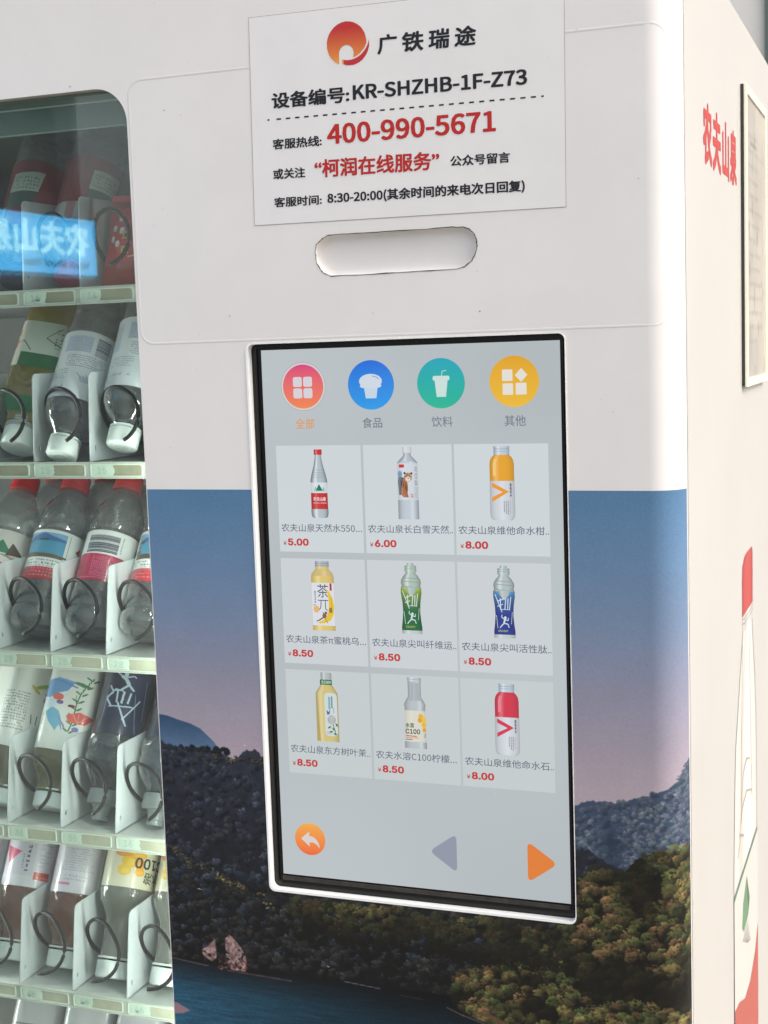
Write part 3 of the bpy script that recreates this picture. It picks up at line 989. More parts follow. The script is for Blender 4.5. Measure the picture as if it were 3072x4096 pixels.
m_tag_l = pmat("tag_paper", (206, 222, 206), rough=.5, dirt=.12, dscale=120)
m_tag_d = pmat("tag_olive", (150, 148, 124), rough=.55, dirt=.2, dscale=90)
m_tag_p = pmat("tag_pale_olive", (176, 176, 154), rough=.55, dirt=.15, dscale=90)
m_tag_r = pmat("tag_rim", (214, 224, 208), rough=.4)
m_digit = pmat("faint_digits", (176, 196, 182), rough=.6)
lanes = {}
for (si, zt, xd, sl) in SHELF:
    sh = MB()
    sh.box(-790, -118, 93.2, 95.4, zt - 16.8, zt)          # lip face
    sh.box(-790, -118, 91.6, 93.0, zt - 1.6, zt)           # top roll
    sh.box(-790, -118, 91.8, 93.0, zt - 16.8, zt - 15.4)   # bottom roll
    so = sh.build("shelf", m_lip, vm)
    if si > 1:
        su = MB(); su.box(-790, -118, 97, 620, zt - 9, zt - 5); su.build("shelf_floor", m_in, so)
    else:
        su = MB(); su.box(-790, -118, 97, 620, zt - 9, zt - 5); su.build("shelf_floor", m_in, so)
    ks = [-2, -1, 0, 1, 2] if si != 6 else [-2, -1, 0, 1, 2]
    for k in ks:
        xk = xd + PITCH * k
        if xk > -125: continue
        inst("lane_divider", dm[sl], (xk, 95.6, zt + (0.2 if si < 3 else 0.2)), vm)
        inst("lane_tray", tray_me, (xk + PITCH / 2, 95.6, zt), vm)
    lanes[si] = (zt, xd)
    # price tags in their holders
    if si == 6: continue
    for k in ks:
        x0 = xd + PITCH * k + 1.5 + (0 if si < 3 else 1)
        if x0 > -150: continue
        holder = MB()
        o = sheet("tag_holder", rrect(x0, x0 + 60.5, zt - 15.0, zt - 2.0, 2.2, 4), [rrect(x0 + 1, x0 + 59.5, zt - 14.0, zt - 3.0, 1.8, 4)[::-1]], 92.4, 93.1, m_tag_r, so)
        sx = x0 + random.uniform(23, 28)
        jag = [(sx + random.uniform(-1.2, 1.2), zt - 13.8 + 10.6 * t) for t in np.linspace(0, 1, 7)]
        p1 = [(x0 + 1.2, zt - 13.8)] + jag + [(x0 + 1.2, zt - 3.2)]
        p2 = [(sx - 1, zt - 13.7)] + [(x0 + 57, zt - 13.7), (x0 + 58.2, zt - 12), (x0 + 58.2, zt - 5), (x0 + 56, zt - 3.3), (sx - 1, zt - 3.3)]
        mesh_obj("tag_backing", [P3(x, z, 93.05) for x, z in p2], [tuple(range(len(p2)))], m_tag_d if si < 3 else m_tag_p, so)
        mesh_obj("price_tag", [P3(x, z, 92.85) for x, z in p1], [tuple(range(len(p1)))], m_tag_l, so)
        dg = {1: "14", 2: "15", 3: "28", 4: "36", 5: "46"}[si]
        text_obj("tag_number", dg, x0 + 8, x0 + 19, zt - 12, zt - 5, m_digit, so, lambda x, z: P3(x, z, 92.7), bold=.02)

def lane_x(si, k):   # lane k lies right of divider k
    zt, xd = lanes[si]
    return xd + PITCH * (k + .5)
cm_a = coil_mesh(-62, 2.6)
cm_b = coil_mesh(-75, 2.6)
cm_c = coil_mesh(-95, 2.4, r=27, pitch=84)
for si, ks, cmz in ((1, (-1, 0, 1), cm_b), (2, (-1, 0, 1), cm_a), (3, (-2, -1, 0, 1), cm_b), (4, (-2, -1, 0, 1), cm_a), (5, (-2, -1, 0, 1), cm_c)):
    for k in ks:
        zt, xd = lanes[si]
        inst("spiral_coil", cmz, (lane_x(si, k), 86, zt + 46), vm)

# LED strip inside the door at right; the left one is added fill light
def led(x, y, z0, z1, power, name="cabinet_led", side=1):
    L = bpy.data.lights.new(name, 'AREA')
    L.shape = 'RECTANGLE'
    L.size = 12 * MM
    L.size_y = (z1 - z0) * MM
    L.energy = power
    L.color = (0.97, 1.0, 0.96)
    o = bpy.data.objects.new(name, L)
    COL.objects.link(o)
    o.location = Vector((x, y, (z0 + z1) / 2)) * MM
    d = Vector((-0.62 * side, 0.78, 0.0))
    q = d.to_track_quat('-Z', 'Y')
    o.rotation_euler = q.to_euler()
    o.parent = vm
    return o
st = MB(); st.box(-119.5, -116, 32, 44, -880, 60)
st.build("led_strip", pmat("led_strip_plastic", (230, 235, 230), rough=.4), vm)
LED = led(-124, 40, -880, -60, 0.55)
LED_FILL = led(-776, 40, -880, 60, 4.2, side=-1)  # added fill lamp that brightens the shelves from the unseen left end
st = MB(); st.box(-784, -780.5, 32, 44, -880, 60)  # housing made up to go with the added left fill lamp
st.build("led_strip", bpy.data.materials['led_strip_plastic'], vm)

m_chip, n_, o_n = new_mat("led_chip_light")
e_ = n_.nodes.new('ShaderNodeEmission'); e_.inputs[0].default_value = (0.95, 1, 0.97, 1); e_.inputs[1].default_value = 55.0
n_.links.new(e_.outputs[0], o_n.inputs[0])
for (xa, xb) in ((-120.3, -119.7), (-780.4, -779.8)):  # the second row belongs to the added left fill strip
    ch_ = MB()
    for k in range(38): ch_.box(xa, xb, 35.5, 40.5, -880 + k * 25 + 8, -880 + k * 25 + 13)
    o = ch_.build("led_chips", m_chip, vm)
    o['kind'] = 'stuff'

# ------------------------------------------------------------------ notice card on the door
A_ = R(-0.52)
def card_pt(y):
    def f(x, z):
        dx, dz = x - 139, z - 193
        return P3(139 + dx * math.cos(A_) - dz * math.sin(A_), 193 + dx * math.sin(A_) + dz * math.cos(A_), y)
    return f
out = [(1.6, 281.2), (276.6, 280.6), (276.4, 107.0), (0.4, 106.6)]
fp = card_pt(-0.35)
vs = [card_pt(-0.02)(x, z) for x, z in out] + [fp(x, z) for x, z in out]
card = mesh_obj("notice_card", vs, [(4, 7, 6, 5), (0, 4, 5, 1), (1, 5, 6, 2), (2, 6, 7, 3), (3, 7, 4, 0)], m_card, vm)
card['label'] = "white notice card with red and black service lettering"
ol = [(x, z) for x, z in out]
def outline_strip(pts, wd, f):
    n = len(pts); vs, fs = [], []
    c = (sum(p[0] for p in pts) / n, sum(p[1] for p in pts) / n)
    for (x, z) in pts:
        sx, sz = (1 if x > c[0] else -1), (1 if z > c[1] else -1)
        vs += [f(x, z), f(x + sx * wd, z + sz * wd)]
    for i in range(n):
        j = (i + 1) % n
        fs.append((2 * i, 2 * j, 2 * j + 1, 2 * i + 1))
    return vs, fs
v_, f_ = outline_strip(ol, 0.3, card_pt(-0.3))
mesh_obj("card_edge", v_, f_, pmat("card_edge_grime", (128, 120, 114), rough=.7, dirt=.5, dscale=150), card)
ft = card_pt(-0.5)
for ch, a, c_ in (("广", 118.4, 136.0), ("铁", 140.2, 159.0), ("瑞", 163.2, 181.5), ("途", 185.4, 204.2)):
    text_obj("lettering", ch, a, c_, 239.8, 255.6, m_ink, card, ft, bold=.028, shear=.05)
text_obj("lettering", "设备编号:", 20.5, 92.3, 203.6, 217.0, m_ink, card, ft, bold=.03)
text_obj("lettering", "KR-SHZHB-1F-Z73", 95.4, 246.0, 205.0, 217.3, m_ink, card, ft, bold=.024)
d = MB()
vs, fs = [], []
for k in range(29):
    x = 16.0 + k * 8.62
    wd = 2.0 if k in (0, 28) else 4.2
    n = len(vs)
    vs += [ft(x, 194.2), ft(x + wd, 194.2), ft(x + wd, 195.5), ft(x, 195.5)]
    fs.append((n, n + 1, n + 2, n + 3))
mesh_obj("dashed_line", vs, fs, m_ink, card)
text_obj("lettering", "客服热线:", 20.2, 66.0, 169.6, 178.4, m_ink, card, ft, bold=.026)
text_obj("lettering", "400-990-5671", 71.0, 219.4, 170.2, 187.0, m_red, card, ft, bold=.022)
text_obj("lettering", "或关注", 19.8, 49.8, 144.4, 153.2, m_ink, card, ft, bold=.026)
text_obj("lettering", "“柯润在线服务”", 58.6, 170.6, 143.2, 158.4, m_red, card, ft, bold=.026)
text_obj("lettering", "公众号留言", 180.0, 230.8, 144.8, 153.4, m_ink, card, ft, bold=.026)
text_obj("lettering", "客服时间:", 19.8, 64.4, 120.8, 129.2, m_ink, card, ft, bold=.026)
text_obj("lettering", "8:30-20:00(其余时间的来电次日回复)", 69.6, 242.8, 120.0, 130.4, m_ink, card, ft, bold=.024)
# round emblem: disc with a white curl, red to amber from top to bottom
def emblem():
    vs, fs, cs = [], [], []
    N = 46
    cx_, cz_, rr = 91.0, 251.6, 17.8
    x_ = np.linspace(72, 111.5, 120); z_ = np.linspace(232, 270.5, 116)
    idx = {}
    def inside(x, z):
        d = math.hypot(x - cx_, z - cz_)
        d1 = math.hypot(x - 92.5, z - 257.0)
        d2 = math.hypot(x - 94.3, z - 250.6)
        if x > 85.6 and z < 254:
            if d1 > 17.6:
                return d1 > 19.0 and d2 < 17.0 and x > 86.5
        body = d < rr
        tail = (z < cz_) and x < 86.5 and x > 79.5 - (z - 236) * .45 and z > 233.5 + abs(x - 84.6) * 2.6 and d < 20.6
        hole = math.hypot((x - 90.6) / 6.6, (z - 243.4) / 6.9) < 1
        cut = (x > 84.1 and x < 88.5 and z < 243.0)
        swoosh_w = d > rr - 1.0 and False
        return (body or tail) and not hole and not cut
    for i in range(len(x_) - 1):
        for j in range(len(z_) - 1):
            x, z = (x_[i] + x_[i + 1]) / 2, (z_[j] + z_[j + 1]) / 2
            if inside(x, z):
                f = []
                for (p, q_) in ((i, j), (i + 1, j), (i + 1, j + 1), (i, j + 1)):
                    if (p, q_) not in idx:
                        idx[(p, q_)] = len(vs)
                        X_, Z_ = x_[p], z_[q_]
                        vs.append(ft(X_, Z_))
                        outer = math.hypot(X_ - 92.5, Z_ - 257.0) > 18.6
                        t = np.clip((Z_ - 238) / 26, 0, 1)
                        c = mix3(lin((240, 150, 60)), lin((196, 38, 34)), t ** .7)
                        if outer and X_ > 88: c = lin((196, 36, 44))
                        cs.append(c)
                    f.append(idx[(p, q_)])
                fs.append(tuple(f))
    return mesh_obj("emblem", vs, fs, m_sideprint, card, cols=cs)
emblem()

# ------------------------------------------------------------------ touch screen
trim = sheet("screen_trim", rrect(-14.6, 273.0, -494.4, 6.0, 6, 6), [rrect(-12.7, 272.4, -492.3, 5.2, 5.5, 6)[::-1]], -0.8, 7.4, m_trim, vm)
bevel_ok = True
bz = sheet("screen_bezel", rrect(-13.4, 273.2, -493, 6, 4, 4), [[(-3.6, -0.3), (266.6, -0.3), (266.6, -479.9), (-3.6, -479.9)]], 7.5, 9.2, m_bezel, vm)
# inner step and dusty bottom ledge
b = MB(); b.box(-3.4, 266.4, 5.6, 7.4, -484.8, -481.2); b.build("screen_ledge", m_ledge, bz)
for a_, c_ in ((-8.4, -7.4), (268.6, 269.2)):
    b = MB(); b.box(a_, c_, 6.0, 7.4, -486, 1.5); b.build("bezel_ridge", m_black, bz)
SX0, SZ0, SS = -3.6, -0.3, 270.2 / 1080
def U(x, y, d=0.0): return P3(SX0 + x * SS, SZ0 - y * SS, 8.0 - d)
b = MB(); b.box(-3.6, 266.6, 8.4, 22, -479.9, -0.3)
scrn = b.build("touch_screen", m_bezel, vm)
scrn['label'] = "lit portrait touch screen listing nine drinks"
def ui_poly(name, pts, colr, d=0.1, parent=scrn):
    c = lin(colr)
    return mesh_obj(name, [U(x, y, d) for x, y in pts], [tuple(range(len(pts)))], m_lcd, parent, cols=[c] * len(pts))
def grad_grid(rows, colfn, d, nu=10):
    """rows = [(y, x0, x1)]; colour from (u, v, x, y)"""
    vs, fs, cs = [], [], []
    for i, (y, a, c) in enumerate(rows):
        for k in range(nu + 1):
            u = k / nu
            x = a + (c - a) * u
            vs.append(U(x, y, d)); cs.append(colfn(u, i / (len(rows) - 1), x, y))
    for i in range(len(rows) - 1):
        for k in range(nu):
            p = i * (nu + 1) + k
            fs.append((p, p + nu + 1, p + nu + 2, p + 1))
    return vs, fs, cs
class Pic:
    """one displayed picture: flat shapes collected into one mesh"""
    def __init__(s): s.v, s.f, s.c, s.d = [], [], [], 0.2
    def put(s, t):
        b = len(s.v); s.v += t[0]; s.f += [tuple(b + i for i in f) for f in t[1]]; s.c += t[2]
    def poly(s, pts, col, d=None):
        s.d += 0.012
        c = lin(col); s.put(([U(x, y, s.d) for x, y in pts], [tuple(range(len(pts)))], [c] * len(pts)))
    def rows(s, rows, fn, nu=10):
        s.d += 0.012
        s.put(grad_grid(rows, fn, s.d, nu))
    def disc(s, cx, cy, r, fn, n=28, ry=None):
        ry = ry or r
        rows = []
        for k in range(n + 1):
            t = -math.cos(math.pi * k / n)
            h = math.sqrt(max(0, 1 - t * t))
            rows.append((cy + ry * t, cx - r * h - .01, cx + r * h + .01))
        s.rows(rows, fn if callable(fn) else (lambda u, v, x, y, c=lin(fn): c), 6)
    def line(s, x0, y0, x1, y1, wd, col):
        L = max(math.hypot(x1 - x0, y1 - y0), .01); nx, ny = -(y1 - y0) / L * wd / 2, (x1 - x0) / L * wd / 2
        s.poly([(x0 + nx, y0 + ny), (x1 + nx, y1 + ny), (x1 - nx, y1 - ny), (x0 - nx, y0 - ny)], col)
    def text(s, t, x0, x1, y0, y1, col, bold=0.0, rot=False):
        s.d += 0.012
        bold = max(bold, 0.0)
        vs, fs = glyphs(t, bold)
        ly = layers(t, bold)
        c = lin(col)
        if rot: P = [U(x1 - (x1 - x0) * b, y0 + (y1 - y0) * a, s.d + l * .004) for (a, b), l in zip(vs, ly)]
        else: P = [U(x0 + (x1 - x0) * a, y1 - (y1 - y0) * b, s.d + l * .004) for (a, b), l in zip(vs, ly)]
        s.d += .03
        s.put((P, fs, [c] * len(P)))
    def build(s, name, parent=scrn):
        return mesh_obj(name, s.v, s.f, m_lcd, parent, cols=s.c)
def solid(col):
    c = lin(col); return lambda u, v, x, y: c
def vgrad(c0, c1):
    a, b_ = lin(c0), lin(c1); return lambda u, v, x, y: mix3(a, b_, v)
def cyl(c, edge=.45, hi=.25, pos=.3, c2=None):
    a = lin(c)
    def f(u, v, x, y):
        base = a if c2 is None else mix3(a, lin(c2), v)
        k = 1 - edge * abs(2 * u - 1) ** 3
        h = hi * math.exp(-((u - pos) / .09) ** 2)
        return tuple(min(1, base[i] * k + h) for i in range(3))
    return f
def body_rows(cx, prof):
    return [(y, cx - h, cx + h) for y, h in prof]

# backlight sheet: very slightly uneven like the real panel
bk = []
p = Pic(); p.d = 0.0
def bkf(u, v, x, y):
    c = lin((184, 191, 194))
    n_ = .97 + .05 * math.sin(x * .004 + 1) * math.cos(y * .0031)
    return tuple(ch * n_ for ch in c)
p.put(grad_grid([(y, 0, 1080) for y in np.linspace(0, 1920, 30)], bkf, 0.0, 16)); p.build("screen_background")
# category buttons
def rr(x0, y0, x1, y1, r, n=5): return [(x, y) for x, y in rrect(x0, x1, y0, y1, r, n)]
p = Pic(); p.disc(157, 131, 85, (176, 140, 110), 34); p.disc(157, 131, 83.6, (200, 207, 211), 34)
p.disc(157, 131, 77, vgrad((214, 48, 128), (243, 138, 56)), 34)
for a, c in ((119, 97), (158, 97), (119, 137), (158, 137)): p.poly(rr(a, c, a + 34, c + 35, 7), (212, 208, 214))
p.build("category_button")
p = Pic(); p.disc(412, 131, 85, vgrad((30, 96, 214), (40, 160, 232)), 34)
p.poly([(386, 138), (437, 138), (431, 177), (392, 177)], (196, 212, 226))
p.disc(411, 118, 42, (206, 216, 226), 20, 25)
for cx_ in (385, 411, 437): p.disc(cx_, 134, 13.5, (206, 216, 226), 12, 7)
for k in range(6):
    a0, a1 = R(-78 + k * 9), R(-78 + (k + 1) * 9)
    p.line(411 + 33 * math.cos(a0), 119 + 19 * math.sin(a0), 411 + 33 * math.cos(a1), 119 + 19 * math.sin(a1), 2.2, (40, 120, 220))
p.build("category_button")
p = Pic(); p.disc(666, 131, 85, vgrad((20, 158, 190), (28, 184, 132)), 34)
p.poly([(644, 122), (690, 122), (683, 177), (650, 177)], (200, 222, 216)); p.poly(rr(637, 106, 697, 122, 6), (200, 222, 216))
p.line(669, 107, 671, 91, 2.4, (190, 222, 216)); p.line(671, 91, 686, 88, 2.4, (190, 222, 216))
p.build("category_button")
p = Pic(); p.disc(922, 131, 85, vgrad((222, 158, 24), (236, 190, 58)), 34)
p.poly(rr(881, 91, 917, 129, 3), (226, 222, 214)); p.poly(rr(882, 137, 918, 175, 3), (226, 222, 214)); p.poly(rr(927, 136, 964, 175, 3), (226, 222, 214))
p.poly([(947, 87), (968, 110), (946, 133), (925, 110)], (226, 222, 214))
p.build("category_button")
for t, a, c, colr in (("全部", 123, 195, (222, 146, 70)), ("食品", 376, 449, (112, 120, 134)), ("饮料", 629, 704, (112, 120, 134)), ("其他", 886, 959, (112, 120, 134))):
    p = Pic(); p.text(t, a, c, 243, 279, colr, .006); p.build("lettering")

TX = [(42, 365), (374, 697), (705, 1033)]
TY = [(338, 717), (741, 1123), (1146, 1530)]
NAMES = [["农夫山泉天然水550...", "农夫山泉长白雪天然..", "农夫山泉维他命水柑.."],
         ["农夫山泉茶π蜜桃乌...", "农夫山泉尖叫纤维运..", "农夫山泉尖叫活性肽.."],
         ["农夫山泉东方树叶茉..", "农夫水溶C100柠檬...", "农夫山泉维他命水石.."]]
PRICE = [["5.00", "6.00", "8.00"], ["8.50"] * 3, ["8.50", "8.50", "8.00"]]
for r_ in range(3):
    for c_ in range(3):
        (x0, x1), (y0, y1) = TX[c_], TY[r_]
        p = Pic(); p.d = 0.05
        cc = [(204, 211, 215), (200, 206, 210), (195, 202, 204)][r_]
        p.poly([(x0, y0), (x1, y0), (x1, y1), (x0, y1)], cc)
        p.build("product_tile")
        p = Pic()
        wid = {0: 309, 1: 311, 2: 316}[c_] - (10 if "..." in NAMES[r_][c_] and c_ == 1 else 0)
        p.text(NAMES[r_][c_], x0 + 9, x0 + 9 + wid, y0 + 278, y0 + 307, (92, 100, 116), .004)
        p.build("lettering")
        p = Pic()
        p.text("¥", x0 + 14, x0 + 27, y0 + 341, y0 + 356, (176, 58, 52), .01)
        p.text(PRICE[r_][c_], x0 + 32, x0 + 113, y0 + 331, y0 + 357, (192, 44, 38), .075)
        p.build("price_lettering")

def label_script(p, x0, y0, x1, y1, step, col, wd=1.1):
    y = y0
    while y < y1:
        x = x0
        while x < x1:
            l = random.uniform(2, 6); p.line(x, y, min(x + l, x1), y, wd, col); x += l + random.uniform(1, 3)
        y += step
# 1 red-cap water
p = Pic()
p.rows(body_rows(203, [(370, 11), (380, 12), (410, 18), (440, 27), (462, 32), (500, 31), (560, 32), (575, 33), (588, 31), (594, 26)]), cyl((176, 188, 196), .75, .3, .28), 14)
p.rows(body_rows(203, [(352, 14), (354, 15), (371, 15)]), cyl((200, 34, 36), .5, .2))
for y in (425, 434, 442, 450): p.line(178 + (450 - y) * .25, y, 228 - (450 - y) * .25, y + random.uniform(-2, 2), 1.2, (130, 142, 150))
p.rows(body_rows(203, [(469, 31.5), (508, 31.5)]), cyl((214, 222, 228), .25, .05))
p.rows(body_rows(203, [(506, 31.5), (511, 31.6), (563, 32)]), cyl((196, 36, 38), .4, .08))
p.poly([(203, 474), (217, 498), (190, 498)], (30, 110, 76)); p.poly([(188, 482), (196, 492), (184, 500)], (120, 190, 180)); p.poly([(219, 482), (226, 497), (214, 499)], (120, 190, 180))
p.line(184, 500, 226, 500, 2, (150, 200, 196))
p.text("农夫山泉", 180, 228, 520, 534, (236, 226, 226), .02); p.text("NONGFU SPRING", 180, 229, 539, 544, (236, 200, 200), .01)
p.build("product_picture")
# 2 clear bottle, tiger label
p = Pic()
p.rows(body_rows(536, [(346, 16), (366, 17)]), cyl((206, 212, 218), .35, .1))
p.rows(body_rows(536, [(366, 13), (376, 14), (399, 37), (480, 37.5), (596, 38)]), cyl((190, 200, 208), .55, .12, .7), 14)
p.rows(body_rows(536, [(366, 13), (376, 14), (396, 34)]), cyl((178, 186, 194), .6, .2, .35))
p.rows(body_rows(536, [(402, 37), (529, 37.5)]), cyl((206, 213, 220), .2, .05))
p.poly([(505, 406), (524, 406), (524, 417), (505, 417)], (196, 40, 44))
p.disc(508, 440, 8, (120, 150, 176), 10, 12)
p.rows([(452, 502, 524), (470, 500, 535), (490, 503, 536), (505, 505, 534), (520, 520, 538)], cyl((168, 104, 60), .3, .1))
p.rows([(450, 502, 520), (475, 501, 515), (512, 503, 509)], cyl((96, 100, 112), .2, .1))
p.disc(537, 450, 15, (200, 150, 110), 16, 16); p.disc(537, 456, 10, (226, 216, 206), 12, 8)
p.disc(525, 436, 4, (60, 44, 40), 8); p.disc(550, 437, 4, (60, 44, 40), 8)
for (a, b_, c_, d_) in ((530, 438, 534, 446), (537, 436, 537, 445), (544, 438, 541, 446), (524, 447, 530, 450), (550, 448, 545, 450), (524, 455, 529, 456), (550, 456, 545, 457), (511, 462, 514, 482), (519, 465, 520, 486), (527, 472, 527, 492), (532, 480, 531, 500)): p.line(a, b_, c_, d_, 2.2, (52, 42, 40))
p.disc(532, 448, 1.8, (30, 28, 28), 6); p.disc(543, 448, 1.8, (30, 28, 28), 6); p.disc(538, 454, 2.4, (120, 60, 50), 6)
p.text("长白雪", 561, 571, 412, 480, (120, 130, 142), .0, rot=True)
label_script(p, 560, 486, 572, 524, 4, (140, 146, 156), 1.4)
p.text("58", 546, 556, 508, 520, (196, 50, 50), .03, rot=True)
p.build("product_picture")
# 3 orange vitamin water and 9 red vitamin water
def vita(cx, y0, colr, vcol):
    p = Pic()
    p.rows(body_rows(cx, [(y0, 27), (y0 + 3, 29), (y0 + 8, 26), (y0 + 12, 28), (y0 + 30, 27)]), cyl((186, 200, 212), .5, .2, .3), 12)
    p.line(cx - 28, y0 + 9, cx + 28, y0 + 9, 1.5, (130, 146, 160)); p.line(cx - 28, y0 + 17, cx + 28, y0 + 17, 1.5, (150, 164, 176))
    p.rows(body_rows(cx, [(y0 + 29, 26), (y0 + 36, 34), (y0 + 46, 40), (y0 + 60, 42.5), (y0 + 118, 42.5)]), cyl(colr, .35, .12, .25), 16)
    p.rows([(y0 + 42, cx - 26, cx - 16), (y0 + 60, cx - 31, cx - 20), (y0 + 100, cx - 31, cx - 21)], solid(tuple(min(255, int(c * .6 + 255 * .4)) for c in colr)), 3)
    p.rows(body_rows(cx, [(y0 + 117, 43), (y0 + 140, 43.5), (y0 + 220, 44), (y0 + 238, 42.5), (y0 + 246, 38), (y0 + 250, 30)]), cyl((206, 211, 218), .38, .06, .5), 14)
    xl = cx - 36
    p.poly([(xl, y0 + 122), (xl + 60, y0 + 153), (xl + 38, y0 + 155), (xl, y0 + 137)], vcol)
    p.poly([(xl + 60, y0 + 153), (xl, y0 + 188), (xl, y0 + 173), (xl + 38, y0 + 154)], vcol)
    p.text("维他命水", cx + 26, cx + 33, y0 + 124, y0 + 172, (50, 52, 60), .03, rot=True)
    for k in range(4): 
        x = cx + 6 + k * 7
        yy = y0 + 184
        while yy < y0 + 232 - abs(k - 2) * 6:
            l = random.uniform(2, 5); p.line(x, yy, x, yy + l, 3.2 if k != 3 else 1.6, (120, 124, 134)); yy += l + 1.4
    return p.build("product_picture")
vita(872, 346, (226, 160, 24), (232, 150, 28))
vita(869, 1159, (206, 44, 70), (208, 46, 76))
# 4 peach tea
p = Pic()
p.rows(body_rows(202, [(749, 26), (770, 27)]), cyl((168, 176, 184), .4, .15, .3)); p.line(176, 757, 228, 757, 1.4, (120, 128, 136)); p.line(176, 764, 228, 764, 1.4, (134, 140, 148))
p.rows(body_rows(202, [(769, 24), (778, 26), (792, 40), (806, 44), (999, 44)]), cyl((218, 194, 112), .35, .12, .3), 14)
p.rows(body_rows(202, [(777, 24), (790, 38), (802, 40)]), cyl((206, 184, 120), .2, .1, .6))
p.rows(body_rows(202, [(827, 43.5), (981, 43.5)]), solid((216, 220, 226)), 2)
p.text("茶", 180, 224, 832, 880, (60, 66, 82), -.004)
p.line(182, 890, 222, 890, 3, (60, 66, 82)); p.line(194, 890, 192, 916, 3, (60, 66, 82)); p.line(192, 916, 184, 926, 3, (60, 66, 82)); p.line(210, 890, 210, 920, 3, (60, 66, 82)); p.line(210, 920, 218, 926, 3, (60, 66, 82))
ban = [(214, 848), (226, 858), (238, 880), (244, 910), (241, 940), (228, 962), (206, 972), (186, 974), (180, 970), (200, 962), (214, 948), (222, 925), (224, 895), (221, 870)]
p.poly(ban, (226, 190, 40)); p.line(232, 880, 236, 930, 2.2, (190, 150, 30)); p.disc(230, 925, 7, (150, 116, 40), 8, 10)
p.disc(175, 922, 11, (226, 176, 110), 14, 13); p.line(164, 908, 172, 906, 3, (110, 140, 80))
p.disc(205, 946, 8, (128, 92, 64), 10, 9); p.disc(211, 935, 5.5, (128, 92, 64), 8); p.line(200, 952, 184, 962, 5, (128, 92, 64)); p.line(184, 962, 174, 966, 4, (128, 92, 64)); p.line(204, 944, 200, 932, 3, (110, 80, 56)); p.line(208, 956, 218, 972, 2, (128, 92, 64))
p.poly([(229, 828), (237, 828), (237, 854), (229, 854)], (176, 40, 44)); p.text("蜜桃乌龙茶", 169, 175, 856, 900, (90, 92, 100), .02, rot=True)
p.build("product_picture")
# 5 / 6 sports bottles
def sport_fn(ctop, cbot):
    a, b_ = lin(ctop), lin(cbot)
    return lambda u, v, x, y: tuple(c * (1 - .5 * abs(2 * u - 1) ** 3) for c in mix3(a, b_, min(1, v * 2.4) ** .7))
def sporty(cx, y0, ctop, cbot, base):
    p = Pic()
    p.rows(body_rows(cx, [(y0, 12), (y0 + 8, 12), (y0 + 9, 21), (y0 + 28, 22), (y0 + 36, 16)]), cyl(base, .5, .25, .35), 12)
    p.line(cx - 20, y0 + 13, cx + 20, y0 + 13, 1.3, (140, 152, 150)); p.line(cx - 20, y0 + 20, cx + 20, y0 + 20, 1.3, (140, 152, 150))
    p.rows(body_rows(cx, [(y0 + 35, 17), (y0 + 44, 26), (y0 + 58, 35), (y0 + 70, 37), (y0 + 80, 34), (y0 + 86, 37), (y0 + 110, 38)]), cyl(base, .6, .22, .3), 14)
    for yy in (y0 + 52, y0 + 64, y0 + 82): p.line(cx - 28, yy, cx + 26, yy + 3, 1.6, (120, 134, 132))
    p.rows(body_rows(cx, [(y0 + 88, 38), (y0 + 105, 38), (y0 + 140, 33), (y0 + 170, 31.5), (y0 + 200, 34), (y0 + 225, 37.5), (y0 + 238, 37.5)]), sport_fn(ctop, cbot), 14)
    p.rows(body_rows(cx, [(y0 + 237, 36), (y0 + 242, 38), (y0 + 249, 37)]), cyl((190, 200, 200), .4, .15, .3), 10)
    if True:
        p.rows([(y0 + 84, cx - 20, cx + 22), (y0 + 100, cx - 16, cx + 18), (y0 + 116, cx - 4, cx + 6)], cyl(base, .3, .1))
    wcol = (214, 224, 226)
    for (a, b_, c_, d_, wd) in ((-32, 98, -8, 160, 2.6), (-22, 122, 2, 112, 3), (-14, 112, -12, 152, 3), (-24, 140, -4, 132, 2.4), (6, 114, 2, 150, 3), (14, 112, 12, 148, 3), (24, 106, 18, 152, 2.6), (-12, 150, 20, 150, 2), (-28, 170, -24, 215, 1.6), (28, 158, 24, 200, 1.4)): p.line(cx + a, y0 + b_, cx + c_, y0 + d_, wd, wcol)
    p.disc(cx + 3, y0 + 178, 4.5, wcol, 8)
    for (a, b_, c_, d_, wd) in ((2, 182, -2, 198, 6), (0, 184, -10, 176, 3), (-10, 176, -8, 168, 2.4), (2, 184, 13, 188, 3), (13, 188, 14, 178, 2.4), (-2, 198, -12, 208, 3.6), (-12, 208, -16, 214, 3), (0, 198, 12, 200, 3.6), (12, 200, 16, 212, 3)): p.line(cx + a, y0 + b_, cx + c_, y0 + d_, wd, wcol)
    label_script(p, cx - 22, y0 + 222, cx + 12, y0 + 230, 4, (196, 190, 90), 2)
    p.build("product_picture")
sporty(535, 749, (176, 200, 60), (18, 104, 56), (170, 190, 178))
sporty(869, 751, (90, 160, 206), (28, 52, 140), (176, 188, 190))
